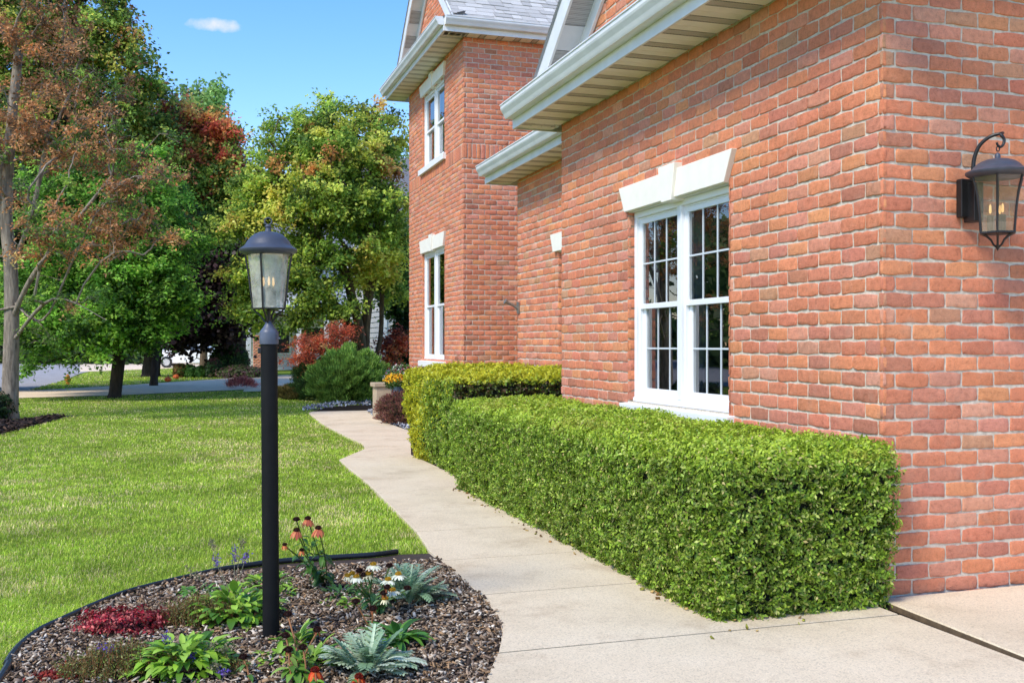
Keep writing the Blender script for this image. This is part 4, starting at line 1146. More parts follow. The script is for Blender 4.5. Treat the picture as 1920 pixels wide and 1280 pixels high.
# ---------------- bushes
def bush(name, label, c, rx, ry, rz, n, L, pal, seed, wl=.5, spike=0., cat='shrub', group=None, mat=None, lump=.15, core=True, up=.3, zc=None, colfn=None):
    """rounded bush sitting on the ground; c = base centre"""
    r = np.random.default_rng(seed); c = np.asarray(c, float)
    root = thing(name, tuple(c), label, cat, group)
    zc = rz*.85 if zc is None else zc
    d = unitv(r.normal(0, 1, (n, 3))); d[:,2] = np.where(d[:,2]*rz + zc < .02, abs(d[:,2])*.9, d[:,2])
    d = unitv(d)
    k = 1 + (vn(d*2.1+c, 1.3, seed)-.5)*2*lump + (vn(d*2.1+c, 3.2, seed+1)-.5)*lump*1.6 + (vn(d*2.1+c, 8, seed+4)-.5)*lump
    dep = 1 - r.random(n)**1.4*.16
    P = c + d*np.array([rx, ry, rz])*(k*dep)[:,None] + [0, 0, zc]; P[:,2] = np.maximum(P[:,2], .02)
    if spike: g = unitv(d*.6 + np.array([0, 0, .75]) + r.normal(0, .28, (n, 3))); nrm = unitv(np.cross(g, r.normal(0, 1, (n, 3))))
    else: g = None; nrm = unitv(d + np.array([0, 0, up]) + r.normal(0, .5, (n, 3)))
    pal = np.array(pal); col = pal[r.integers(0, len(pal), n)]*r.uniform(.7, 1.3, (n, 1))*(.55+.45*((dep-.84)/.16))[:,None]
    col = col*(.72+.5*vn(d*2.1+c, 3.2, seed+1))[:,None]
    if colfn: col = colfn(P, d, col, r)
    lf = L*r.uniform(.6, 1.3, n)
    V, F, col = leafquads(P, nrm, lf, lf*wl, col, r, g, .1, .05)
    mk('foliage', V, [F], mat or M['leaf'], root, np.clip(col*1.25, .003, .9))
    if core:
        b = MB(); m = 16; VV = []
        for i in range(9):
            ph = -pi/2 + pi*i/8
            for j in range(m):
                an = 2*pi*j/m; dd = np.array([cos(ph)*cos(an), cos(ph)*sin(an), sin(ph)])
                p = c + dd*np.array([rx, ry, rz])*.80 + [0, 0, zc]; p[2] = max(p[2], .0); VV.append(p)
        b.add(VV, [(i*m+j, i*m+(j+1) % m, (i+1)*m+(j+1) % m, (i+1)*m+j) for i in range(8) for j in range(m)])
        b.build('inner_growth', M['inner'], root)
    return root
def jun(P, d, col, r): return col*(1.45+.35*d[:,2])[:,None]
c = G(662, 757); c[1] += .9
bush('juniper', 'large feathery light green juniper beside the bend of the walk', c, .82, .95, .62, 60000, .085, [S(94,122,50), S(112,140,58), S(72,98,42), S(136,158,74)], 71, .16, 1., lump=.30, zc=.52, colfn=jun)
c = G(600, 752); c[1] += .9
bush('juniper', 'smaller darker green juniper left of the large one', c, .48, .6, .5, 24000, .075, [S(56,84,42), S(70,100,48), S(44,68,36)], 72, .16, 1., lump=.3, zc=.42)
c = G(552, 749); c[1] += .3
bush('grassy_perennial', 'low brownish green perennial clump left of the junipers', c, .42, .4, .2, 9000, .09, [S(96,96,50), S(120,112,60), S(78,70,40), S(140,120,70)], 73, .12, 1., lump=.3, zc=.1)
c = G(752, 800); c = np.array([c[0]+.14, c[1]+.42, 0])
bush('barberry', 'purple brown leaved barberry beside the gravel and the yellow topped hedge', c, .40, .55, .27, 22000, .03, [S(116,72,68), S(144,92,82), S(86,56,54), S(166,118,98), S(116,100,66)], 74, .5, 1., lump=.3, zc=.22)
c = G(452, 727); bush('red_grass', 'small clump of red grass at the end of the neighbour driveway', c, .34, .3, .12, 1500, .16, [S(190,110,104), S(206,140,128), S(150,74,74)], 75, .1, 1., lump=.4, zc=.08, core=False)
# round shrubs by the far house
zs_ = 42.
for (px, py0, py1, rxp, lab, pal) in ((430,640,700,36,'large round clipped dark green shrub by the far porch',[S(40,66,34), S(56,86,40), S(28,46,26)]),
     (401,670,703,16,'round dark shrub right of the three small ones',[S(34,56,30), S(46,72,34)]),
     (376,682,702,11,'small round green shrub next to the dark round one',[S(60,96,40), S(80,116,48)]),
     (357,680,702,11,'small round green shrub in the middle of the row',[S(56,90,38), S(70,104,44)]),
     (338,677,702,11,'small round bronze brown shrub at the left end of the row',[S(110,74,44), S(90,80,44), S(78,96,44)]),
     (400,655,690,14,'reddish brown shrub behind the small round ones',[S(80,50,44), S(66,44,40)])):
    g0 = GZ(px, zs_ - (1 if rxp < 30 else -1)); Zq = zs_; hh = (py1-py0)/FPX*Zq; w = rxp/FPX*Zq
    bush('round_shrub', lab, g0, w, w, hh/2*1.02, 2500 if rxp < 30 else 9000, .11, [q*1.7 for q in pal], 80+int(px) % 17, .6, lump=.1, zc=hh/2, group='round shrubs by the far house')
c = GZ(450, 41); bush('flowering_ground_cover', 'low green flowering plants in front of the far porch', c, 1.0, .5, .28, 2600, .1, [S(90,120,60), S(120,130,80), S(150,110,110)], 91, .5, lump=.3, zc=.15)
c = G(12, 787); c[0] -= .5; bush('dark_leafy_shrub', 'dark glossy shrub at the foot of the pale trunk', c, .5, .5, .32, 5000, .08, [S(40,64,30), S(56,84,38), S(28,44,24)], 92, .5, lump=.4, zc=.2, core=False)
# impatiens by the tower and mum pot
c = GZ(752, 19.4); bush('white_impatiens', 'white and red flowering plant beside the tower wall', c, .26, .3, .3, 4200, .045, [S(70,110,44), S(90,130,54), S(60,96,40), S(214,214,206), S(150,40,70)], 93, .7, lump=.3, zc=.62)
# far wood
r = np.random.default_rng(99)
def farwood(name, label, x0, x1, Z, top, n, pal, seed, size=.5):
    r = np.random.default_rng(seed); px = r.uniform(x0, x1, n); Zs = Z + r.normal(0, 4, n); tp = top + 30*(vn(np.stack([px/60, px*0], 1), 1, seed)-.5)*2 + 14*(vn(np.stack([px/14, px*0], 1), 1, seed+1)-.5)
    X = (px-CX)/FPX*Zs; zt = CAMH + (CY-tp)/FPX*Zs; zz = r.random(n)**.7*zt
    P = np.stack([X*ct+Zs*st, -X*st+Zs*ct, zz], 1)
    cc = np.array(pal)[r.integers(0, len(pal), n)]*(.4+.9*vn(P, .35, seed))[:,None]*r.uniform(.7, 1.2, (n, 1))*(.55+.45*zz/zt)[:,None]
    nr = unitv(np.array([-.2, -.6, .6]) + r.normal(0, .5, (n, 3)))
    V, F, cc = leafquads(P, nr, size*r.uniform(.6, 1.3, n), size*.7, cc, r)
    mk(name, V, [F], M['leaf'], None, cc, label=label, cat='woods', kind='stuff')
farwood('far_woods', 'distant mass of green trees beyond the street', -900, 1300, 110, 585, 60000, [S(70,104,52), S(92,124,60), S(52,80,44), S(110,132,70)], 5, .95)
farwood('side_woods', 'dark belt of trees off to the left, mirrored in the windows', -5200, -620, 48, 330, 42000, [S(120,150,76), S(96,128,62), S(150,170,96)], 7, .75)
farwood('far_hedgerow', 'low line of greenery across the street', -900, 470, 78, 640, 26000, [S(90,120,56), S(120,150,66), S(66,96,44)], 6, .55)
# ================================================================ LANTERNS
def bulbs(root, c, z, n, rad, sc=1.):
    for k in range(n):
        a = 2*pi*k/n + .5; x, y = c[0]+rad*cos(a), c[1]+rad*sin(a)
        s = MB(); s.lathe((x, y, z), [(.0125*sc, -.075*sc), (.013*sc, 0), (.010*sc, .002*sc)], 12); so = s.build('candle_sleeve', M['sleeve'], root, smooth=True)
        g = MB(); g.lathe((x, y, z), [(.008*sc, .002*sc), (.014*sc, .016*sc), (.0155*sc, .03*sc), (.011*sc, .052*sc), (.003*sc, .075*sc)], 12); g.build('bulb', M['bulb_glass'], so, smooth=True)
        f = MB(); f.lathe((x, y, z), [(.003*sc, .01*sc), (.0055*sc, .02*sc), (.0045*sc, .042*sc), (.001*sc, .05*sc)], 8); f.build('filament', M['bulb'], so, smooth=True)
pb = G(508.5, 1200); pb[2] = -.01
lamp = thing('lamp_post', tuple(pb), 'black post with a flared glass lantern and slate coloured cap standing in the flower bed', 'lamp post')
def pz(y): return CAMH + (CY-y)/FPX*4.51
def L_(b, prof, n=32, rot=0): b.lathe((pb[0], pb[1], 0), prof, n, rot)
b = MB(); L_(b, [(.0365, -.05), (.0365, pz(640))], 40); b.build('post', M['black_matt'], lamp, smooth=True)
b = MB(); L_(b, [(.0405, pz(645)), (.041, pz(643)), (.041, pz(624)), (.039, pz(621)), (.032, pz(617)), (.024, pz(613)), (.019, pz(609)), (.014, pz(605)), (.011, pz(602))], 36)
b.obox((pb[0]+.036*st+.03, pb[1]-.036, pz(634)), (.004, 0, 0), (0, .004, 0), (0, 0, .004))
b.build('post_collar', M['collar'], lamp, smooth=True)
b = MB(); b.obox((pb[0]-.040, pb[1], pz(657)), (.008, 0, 0), (0, .014, 0), (0, 0, .013)); b.build('photocell', M['black'], lamp, bevel=.003)
# roof cap
b = MB(); L_(b, [(.100, pz(478)), (.118, pz(474)), (.125, pz(470)), (.1255, pz(468)), (.119, pz(465.5)), (.106, pz(462)), (.098, pz(458)), (.09, pz(452)), (.078, pz(446)), (.062, pz(440)), (.04, pz(436)), (.014, pz(434)), (.011, pz(428)), (.015, pz(425)), (.008, pz(421))], 48)
b.build('lantern_roof', M['grey_metal'], lamp, smooth=True)
b = MB(); cc = np.array([pb[0], pb[1], pz(415)]); ring = [cc + .0155*(np.array([ct, -st, 0])*cos(t) + np.array([0, 0, 1])*sin(t)) for t in np.linspace(0, 2*pi, 25)]
b.tube(ring, .0032, 8); b.build('finial_ring', M['grey_metal'], lamp, smooth=True)
gp = [(.087, 475), (.0865, 485), (.083, 498), (.079, 512), (.0755, 530), (.072, 548), (.069, 562), (.067, 578)]
b = MB(); b.lathe((pb[0], pb[1], 0), [(r_, pz(y)) for r_, y in gp], 40, cap=False); b.build('lantern_glass', M['seed_glass'], lamp, smooth=True)
b = MB()
fwd = -np.array([st, ct, 0.]); rgt = np.array([ct, -st, 0.])
for k in range(4):
    a = k*pi/2 - .12; d = fwd*cos(a) + rgt*sin(a)
    pts = [np.array([pb[0], pb[1], 0]) + d*(r_+.006+(.014 if abs(sin(a)) > .5 else .002)*(1-i/8)) + [0, 0, pz(y)] for i, (r_, y) in enumerate([(.093, 470)] + gp)]
    b.tube(pts, .0042, 8)
    e = pts[-1]; b.tube([e, e + d*-.012 + [0, 0, -.012], e - d*.036 + [0, 0, -.034], e - d*.058 + [0, 0, -.062]], [.0042, .004, .004, .004], 8)
L_(b, [(.064, pz(580)), (.072, pz(579)), (.072, pz(577.2)), (.064, pz(577))], 32)
L_(b, [(.008, pz(604)), (.008, pz(584)), (.012, pz(581)), (.03, pz(579))], 16)
b.build('lantern_frame', M['black'], lamp, smooth=True)
bulbs(lamp, pb, pz(540), 3, .024, 1.0)
lamp.rotation_euler = (0, -.007, 0)

# wall lantern
wl = np.array([3.861, 4.125, 0.]); K = 5.1/FPX
def wz(y): return CAMH + (CY-y)*K
wroot = thing('wall_lantern', (3.887, V0, wz(362)), 'black hanging lantern with gooseneck arm and smoky glass on the brick wall at the right', 'wall lantern')
b = MB(); px0 = 3.79
b.box((px0, V0-.045, wz(400)), (px0+.085, V0-.004, wz(326))); b.obox((px0+.065, V0-.055, wz(372)), (.028, 0, 0), (0, .04, 0), (0, 0, .10))
b.build('back_plate', M['black'], wroot, bevel=.004)
ax = px0+.065
b = MB()
pts = [(ax, V0-.05, wz(330)), (ax-.003, V0-.055, wz(310)), (ax, V0-.062, wz(285)), (ax+.015, V0-.085, wz(262)), (ax+.045, V0-.125, wz(248)), (ax+.06+.02, V0-.165, wz(244.5)), (wl[0]+.028, wl[1]+.01, wz(250)), (wl[0]+.04, wl[1], wz(260)), (wl[0]+.034, wl[1], wz(270)), (wl[0]+.018, wl[1], wz(275)), (wl[0]+.002, wl[1], wz(272.5)), (wl[0]-.006, wl[1], wz(267))]
pts = smooth_line([np.array(p) for p in pts], 4)
b.tube(pts, list(np.linspace(.0115, .0055, len(pts))), 10); b.build('gooseneck_arm', M['black'], wroot, smooth=True)
b = MB(); cc = np.array([wl[0]+.002, wl[1], wz(279)]); b.tube([cc + .012*(np.array([1, 0, 0])*cos(t)*.8 + np.array([0, 0, 1])*sin(t)) for t in np.linspace(0, 2*pi, 21)], .003, 6)
b.build('hanging_ring', M['black'], wroot, smooth=True)
b = MB(); W = lambda l, n=48, rot=0: b.lathe((wl[0], wl[1], 0), l, n, rot)
W([(.12, wz(333)), (.142, wz(328)), (.150, wz(325)), (.151, wz(322.5)), (.142, wz(320.5)), (.122, wz(317)), (.112, wz(313)), (.100, wz(308)), (.080, wz(303)), (.055, wz(299.5)), (.02, wz(298)), (.0135, wz(297)), (.0135, wz(291)), (.010, wz(288)), (.003, wz(286))])
b.build('lantern_roof', M['grey_metal'], wroot, smooth=True)
prof = [(.125, 333), (.119, 340), (.110, 352), (.102, 366), (.096, 382), (.091, 400), (.087, 418), (.084, 436)]
rot0 = radians(-74) 
g = MB(); g.lathe((wl[0], wl[1], 0), [(a*1.0, wz(y)) for a, y in prof], 6, rot0, cap=False)
def smoky():
    m = M['seed_glass'].copy(); m.name = 'smoky_lantern_glass'
    for n in m.node_tree.nodes:
        if n.type == 'BSDF_TRANSPARENT': n.inputs[0].default_value = (.80, .75, .69, 1)
        if n.type == 'BSDF_DIFFUSE': n.inputs[0].default_value = (.36, .30, .24, 1)
        if n.type == 'VALTORGB': n.color_ramp.elements[0].color = (.10,)*3+(1,); n.color_ramp.elements[1].color = (.2,)*3+(1,)
    return m
g.build('lantern_glass', smoky(), wroot)
b = MB()
for k in range(6):
    a = rot0 + k*pi/3; d = np.array([cos(a), sin(a), 0])
    pts = [wl + d*(r_+.004) + [0, 0, wz(y)] for r_, y in prof]; b.tube(pts, .0055, 6)
    e = pts[-1]; q = lambda rr_, y: wl + d*rr_ + [0, 0, wz(y)]
    b.tube([e, q(.06, 441), q(.035, 449), q(.022, 458), q(.006, 464)], [.0055, .005, .005, .005, .004], 6)
W([(.074, wz(439)), (.092, wz(438)), (.092, wz(435)), (.074, wz(434.5))], 6, rot0)
W([(.004, wz(458)), (.016, wz(460)), (.010, wz(464)), (.001, wz(470))], 12)
b.build('lantern_frame', M['black'], wroot, smooth=True)
bulbs(wroot, wl, wz(404), 3, .034, 1.15)

# ================================================================ FLOWER BED PLANTS
M['plantleaf'] = leafmat('broad_garden_leaves', .25, .45, .4)
class LB:
    def __init__(s): s.V = []; s.F = []; s.C = []; s.n = 0
    def blade(s, p, d, L, W, droop=.4, col=(.1, .2, .03), seg=5, fold=.25, r=random, shape=None, up=np.array([0, 0, 1.])):
        d = np.asarray(d, float); d = d/np.linalg.norm(d); p = np.array(p, float); side = np.cross(d, up); side /= (np.linalg.norm(side)+1e-9)
        pts = []; cur = d.copy()
        for i in range(seg+1):
            t = i/seg; w = (sin(pi*min(t**.8*.96+.03, 1))**.8 if shape is None else shape(t))*W*.5
            nrm = np.cross(side, cur); pts += [p - side*w + nrm*w*fold, p, p + side*w + nrm*w*fold]
            cur = cur + np.array([0, 0, -droop/seg*1.2]); cur /= np.linalg.norm(cur); p = p + cur*L/seg
        n = s.n; s.V += pts
        for i in range(seg):
            for k in (0, 1):
                s.F.append((n+i*3+k, n+i*3+k+1, n+i*3+3+k+1, n+i*3+3+k)); s.C.append(np.array(col)*(1.0 if k else .93))
        s.n += len(pts)
    def build(s, name, parent, mat=None, **k):
        return mk(name, np.array(s.V), [np.array(s.F)], mat or M['plantleaf'], parent, np.clip(np.array(s.C), .003, .95), smooth=True, **k)
def stemcol(c): return plain('stem_%d' % random.randint(0, 9999), c, .7, var=.25, scale=40)
GS_ = stemcol(S(92,112,52)); BS_ = stemcol(S(140,92,50)); PS_ = stemcol(S(110,110,86))
def leafy_clump(name, label, base, n, rad, h, L, W, pal, seed, cat='plant', droop=.9, mat=None):
    r = random.Random(seed); root = thing(name, tuple(base), label, cat); lb = LB()
    for i in range(n):
        a = r.uniform(0, 2*pi); q = r.random()**.6; p = base + np.array([cos(a)*rad*q*.75, sin(a)*rad*q*.75, h*r.uniform(.05, .7)*(1-q*.5)])
        d = np.array([cos(a)*(.4+q), sin(a)*(.4+q), r.uniform(.15, 1.3)]); c = np.array(pal[r.randrange(len(pal))])*r.uniform(.75, 1.25)
        lb.blade(p, d, L*r.uniform(.6, 1.15), W*r.uniform(.7, 1.15), droop*r.uniform(.5, 1.4), c, 6, .3)
    lb.build('leaves', root, mat); return root
SALV = [S(134,176,52), S(152,192,62), S(110,154,46), S(86,130,40), S(166,202,80)]
ca = G(440, 1165); cb_ = G(345, 1262)
ra_ = leafy_clump('salvia_clump', 'bright green broad leaved clump just left of the lamp post', ca, 300, .25, .23, .085, .036, SALV, 1)
rb_ = leafy_clump('salvia_clump', 'bright green broad leaved clump at the bottom edge of the bed', cb_, 300, .23, .22, .085, .036, SALV, 2)
c0 = G(525, 1120); leafy_clump('low_green_plant', 'small bright green plant behind and right of the lamp post', c0, 40, .1, .06, .07, .03, SALV, 3)
c0 = G(605, 1136); leafy_clump('green_seedling', 'tiny yellow green seedling in the mulch under the orange coneflower', c0, 9, .03, .02, .04, .02, [S(150,190,60)], 4)
c0 = G(745, 1215); leafy_clump('coneflower_foliage', 'green lance leaved plant between the two silvery plants', c0, 46, .05, .12, .16, .036, [S(84,140,52), S(64,112,44), S(110,160,60)], 5, droop=1.1)
c0 = G(370, 1118); leafy_clump('low_leafy_plant', 'small green plant against the black edging left of the salvia', c0, 44, .12, .06, .07, .03, [S(110,160,60), S(92,140,54)], 6)
# salvia spikes
def spikes(root, pts, base, seed, purple=True):
    r = random.Random(seed)
    for (px, py, Z, hgt) in pts:
        top = ray(px, py, Z); b = MB(); mid = (base+top)/2 + np.array([r.uniform(-.02, .02), 0, .03]); b0_ = base + np.array([r.uniform(-.08, .08), r.uniform(-.06, .06), 0])
        b.tube([b0_, mid, top], [.002, .0016, .001], 5); so = b.build('flower_stem', PS_, root)
        V = []; n = 60; rr_ = np.random.default_rng(seed+int(px)); t = rr_.random(n); P = top + (mid-top)/np.linalg.norm(mid-top)*(t*hgt)[:,None] + rr_.normal(0, .004+.004, (n, 3))
        nr = unitv(rr_.normal(0, 1, (n, 3))); pal = [S(104,84,170), S(126,100,186), S(120,96,130)] if purple else [S(150,140,110), S(120,120,84)]
        V, F, c = leafquads(P, nr, .012, .008, np.array(pal)[rr_.integers(0, len(pal), n)], rr_); mk('flower_spike', V, [F], M['petal'], so, c)
spikes(ra_, [(440,1025,4.95,.07),(402,1045,4.9,.04),(464,1035,4.95,.04)], ca, 11)
spikes(ra_, [(395,1010,5.0,.06),(352,1062,4.8,.08),(455,1008,5.0,.05),(540,1085,4.9,.08)], ca, 12, False)
spikes(rb_, [(308,1190,4.1,.04),(186,1214,4.0,.05),(426,1262,3.9,.05),(366,1228,4.0,.03)], cb_, 13)
spikes(rb_, [(436,1212,4.0,.07),(404,1205,4.0,.07),(410,1250,3.9,.06)], cb_, 14, False)
c0 = G(520, 1240); leafy_clump('low_green_plant', 'small light green plant at the foot of the spent coneflower stems', c0, 34, .08, .06, .07, .026, SALV, 7)
c0 = G(655, 1140); leafy_clump('low_green_plant', 'small green tuft left of the white coneflower', c0, 40, .08, .07, .06, .022, SALV, 8)
c0 = G(590, 1250); leafy_clump('low_green_plant', 'light green leafy plant between the red bloom and the front silvery plant', c0, 40, .08, .10, .10, .034, SALV, 9)
c0 = G(560, 1215); leafy_clump('low_green_plant', 'yellow green leafy plant between the lamp post and the spent coneflowers', c0, 30, .06, .12, .09, .03, SALV, 15, droop=.6)
c0 = G(640, 1120); leafy_clump('low_green_plant', 'dark green low plant under the white coneflower blooms', c0, 60, .11, .08, .07, .022, [S(96,140,60), S(120,160,80)], 16)
c0 = G(500, 1105); leafy_clump('low_green_plant', 'leafy green plant directly behind the foot of the lamp post', c0, 70, .13, .12, .08, .032, SALV, 17)
# silvery plants
def silver(label, base, n, rad, h, L, seed):
    r = random.Random(seed); root = thing('dusty_miller', tuple(base), label, 'plant', 'silvery leaved plants in the bed'); lb = LB()
    for i in range(n):
        a = r.uniform(0, 2*pi); q = r.random(); p = base + np.array([cos(a)*rad*q*.5, sin(a)*rad*q*.5, h*r.uniform(.1, .5)]); d = np.array([cos(a)*(.25+q), sin(a)*(.25+q), r.uniform(.3, 1.4)]); d /= np.linalg.norm(d)
        l = L*r.uniform(.6, 1.1); c = np.array([S(184,204,170), S(162,188,152), S(204,216,190), S(134,166,126)][r.randrange(4)])*r.uniform(.8, 1.12); dr = r.uniform(.3, .9)
        lb.blade(p, d, l, l*.12, dr, c, 6, .2, shape=lambda t: 1-.5*t)
        side = np.cross(d, [0, 0, 1.]); side /= np.linalg.norm(side); cur = d.copy(); pp = p.copy()
        for k in range(7):
            cur = cur + np.array([0, 0, -dr/7*1.2]); cur /= np.linalg.norm(cur); pp = pp + cur*l/7.6
            w = l*.30*sin(pi*(.25+.62*k/7))
            for s in (-1, 1): lb.blade(pp, side*s+cur*.9, w, w*.48, .2, c*r.uniform(.92, 1.08), 3, .1)
    lb.build('leaves', root); return root
silver('silvery lobed plant at the back of the bed beside the walk', G(765, 1135), 80, .21, .17, .15, 21)
silver('silvery lobed plant at the front edge of the bed', G(692, 1268), 76, .18, .14, .15, 22)
# coneflowers
CONE_B = [S(58,34,26), S(84,46,30)]; CONE_O = [S(150,84,30), S(120,56,28)]; CONE_Y = [S(206,160,40), S(170,140,40)]
def flower(root, c, rc, pl, npet, droop, pc, cc, seed, tilt=0.):
    r = np.random.default_rng(seed); c = np.asarray(c, float)
    n = 170; i = np.arange(n)+.5; ph = np.arccos(1-1.1*i/n); th = pi*(1+5**.5)*i; d = np.stack([np.cos(th)*np.sin(ph), np.sin(th)*np.sin(ph), np.cos(ph)], 1)
    P = c + d*rc*np.array([1, 1, .85])*.86; V, F, col = leafquads(P, unitv(np.cross(d, r.normal(0, 1, (n, 3)))), rc*.42, rc*.2, np.array(cc)[r.integers(0, len(cc), n)]*r.uniform(.6, 1.4, (n, 1)), r, d, 0)
    b = MB(); b.lathe(c, [(rc*.3, -rc*.45), (rc*.8, -rc*.3), (rc*.88, 0), (rc*.75, rc*.4), (rc*.45, rc*.68), (rc*.05, rc*.76)], 12, col=np.array(cc[0])*.7)
    Vb = np.concatenate(b.v); Fb = [f for f in b.f if len(f) == 4]
    o = mk('flower_head', np.concatenate([V, Vb]), [np.concatenate([F, np.array(Fb)+len(V)])], M['petal'], root, np.concatenate([col, np.tile(np.array(cc[0])*.7, (len(Fb), 1))]))
    if npet:
        lb = LB(); rr_ = random.Random(seed)
        for k in range(npet):
            a = 2*pi*k/npet + rr_.uniform(-.12, .12); d = np.array([cos(a), sin(a), -droop*.6+rr_.uniform(-.15, .15)])
            lb.blade(c + np.array([cos(a), sin(a), -.3])*rc*.6, d, pl*rr_.uniform(.8, 1.12), pl*.36, droop*rr_.uniform(.6, 1.3), np.array(pc[k % len(pc)])*rr_.uniform(.85, 1.1), 4, .12, shape=lambda t: .55+.45*sin(pi*min(1, t*.9+.1)) if t < .95 else .35)
        lb.build('petals', o, M['petal'])
def coneflower(name, label, base, heads, seed, stem=GS_, leafn=10, leafL=.09, lpal=SALV, group=None):
    """heads: (px, py, Z, kind)"""
    r = random.Random(seed); base = np.asarray(base, float); root = thing(name, tuple(base), label, 'flower', group); lb = LB(); sb = MB()
    for i, (px, py, Z, kind) in enumerate(heads):
        c = ray(px, py, Z); b0_ = base + np.array([r.uniform(-.03, .03), r.uniform(-.03, .03), 0])
        m1 = b0_*.6 + c*.4 + np.array([r.uniform(-.015, .015), r.uniform(-.015, .015), .02]); sb.tube(smooth_line([b0_, m1, c-np.array([0, 0, .004])], 4), .0034, 6)
        if kind == 'white': flower(root, c, .0135, .037, 15, .45, [S(246,246,226), S(236,238,210)], CONE_Y, seed*31+i)
        elif kind == 'orange': flower(root, c, .0145, .044, 11, 1.1, [S(214,120,84), S(226,144,100), S(196,100,80)], CONE_B, seed*31+i)
        elif kind == 'small_orange': flower(root, c, .011, .024, 9, 1.4, [S(224,140,80), S(210,110,70)], CONE_B, seed*31+i)
        elif kind == 'red': flower(root, c, .015, .04, 11, 1.0, [S(214,62,36), S(232,104,48)], [S(110,28,20), S(150,40,24)], seed*31+i)
        elif kind == 'gold': flower(root, c, .013, .026, 9, .9, [S(236,230,190)], CONE_Y, seed*31+i)
        else:
            flower(root, c, .0155, .019, 6 if i % 2 else 0, 1.5, [S(150,84,50)], [S(48,26,22), S(70,36,28)], seed*31+i)
        for k in range(leafn if i < 6 else 3):
            t = r.uniform(.05, .75); p = b0_*(1-t)+c*t + np.array([0, 0, .01]); a = r.uniform(0, 2*pi)
            lb.blade(p, (cos(a), sin(a), r.uniform(-.1, .7)), leafL*(1.1-t*.7)*r.uniform(.7, 1.1), leafL*.34*(1.1-t*.6), 1.1, np.array(lpal[r.randrange(len(lpal))])*r.uniform(.75, 1.1), 5, .3)
    sb.build('stem', stem, root, smooth=True)
    if lb.V: lb.build('leaves', root)
DG = [S(74,116,56), S(58,94,48), S(96,136,64), S(86,128,50)]
coneflower('orange_coneflower', 'orange drooping coneflower with six flowers just right of the lamp post', G(603, 1098), [(556,974,5.05,'dead'),(577,972,5.1,'orange'),(597,990,5.0,'orange'),(556,994,4.95,'orange'),(534,1021,4.95,'small_orange'),(566,1031,5.0,'small_orange')], 31, GS_, 11, .10, DG)
coneflower('white_coneflower', 'white petalled coneflower with yellow centres and some dark spent heads', G(706, 1150), [(700,1058,4.85,'white'),(668,1081,4.8,'white'),(660,1075,4.9,'gold'),(652,1079,4.8,'gold'),(747,1076,4.8,'white'),(728,1086,4.75,'white'),(736,1106,4.7,'white'),(722,1122,4.7,'gold'),(690,1076,4.85,'gold'),(674,1070,4.9,'dead'),(730,1061,4.9,'dead'),(726,1101,4.65,'dead'),(764,1103,4.7,'dead'),(720,1112,4.65,'dead'),(683,1078,4.85,'dead')], 32, GS_, 9, .075, [S(110,150,84), S(130,166,110), S(92,136,60)])
coneflower('spent_coneflower', 'spent coneflower with two tall dark seed heads in the middle of the bed', G(700, 1225), [(667,1128,4.3,'dead'),(700,1141,4.25,'dead'),(707,1213,4.2,'dead')], 33, BS_, 5, .08, [S(150,140,60), S(110,140,60)])
coneflower('spent_coneflower', 'spent coneflower with five dark seed heads on brown stems right of the post foot', G(560, 1290), [(540,1152,4.1,'dead'),(595,1181,4.05,'dead'),(536,1192,4.0,'dead'),(541,1218,3.95,'dead'),(568,1214,3.95,'dead')], 34, BS_, 7, .10, [S(120,160,60), S(150,180,80), S(100,140,50)])
coneflower('red_coneflower', 'orange red coneflower bloom at the bottom edge of the photo', G(588, 1330), [(591,1256,3.85,'red')], 35, BS_, 8, .09, SALV)
coneflower('red_coneflower', 'small deep red coneflower bud by the front silvery plant', G(668, 1335), [(673,1268,3.85,'red')], 36, BS_, 8, .10, [S(150,160,60), S(120,140,60)])
coneflower('spent_coneflower', 'single fuzzy brown seed head beside the front salvia clump', G(462, 1290), [(456,1232,3.95,'dead')], 37, BS_, 4, .07, DG)
# sedum, thyme and little red plant
REDS = [S(150,26,38), S(176,40,52), S(104,18,28), S(206,104,96), S(130,60,50)]
bush('red_sedum', 'low crimson red sedum mat near the black edging', G(234, 1188)+[0, 0, 0], .165, .10, .05, 5200, .017, REDS, 101, .55, lump=.6, zc=.045, mat=M['plantleaf'], cat='plant')
bush('red_seedlings', 'scattered small dark red plant at the bottom left of the bed', G(112, 1275), .10, .07, .03, 500, .02, [S(130,40,34), S(160,60,44)], 102, .5, lump=.5, zc=.01, cat='plant', core=False)
def wispy(label, base, rad, h, n, seed, pal):
    r = np.random.default_rng(seed); root = thing('wispy_thyme', tuple(base), label, 'plant'); b = MB(); P = []
    for i in range(n):
        a = r.uniform(0, 2*pi); q = r.random()**.6; s = base + np.array([cos(a)*rad[0]*q, sin(a)*rad[1]*q, 0]); t = s + np.array([r.normal(0, .02), r.normal(0, .02), h*r.uniform(.5, 1.15)*(1-.4*q)])
        b.tube([s, (s+t)/2+[r.normal(0, .006), 0, .0], t], [.0012, .001, .0007], 3, cap=False); P.append(s + (t-s)*r.random((14, 1))**.7 + r.normal(0, .004, (14, 3)))
    b.build('stems', BS_, root); P = np.concatenate(P); nn = unitv(r.normal(0, 1, (len(P), 3))+[0, 0, .8])
    V, F, c = leafquads(P, nn, .011*r.uniform(.6, 1.3, len(P)), .0065, np.array(pal)[r.integers(0, len(pal), len(P))]*r.uniform(.7, 1.2, (len(P), 1)), r); mk('foliage', V, [F], M['plantleaf'], root, c)
TH_ = [S(128,126,62), S(104,112,56), S(146,134,84), S(96,84,50), S(130,150,66)]
wispy('wispy olive green herb left of the salvia behind the red sedum', G(375, 1172), (.17, .12), .15, 520, 103, TH_)
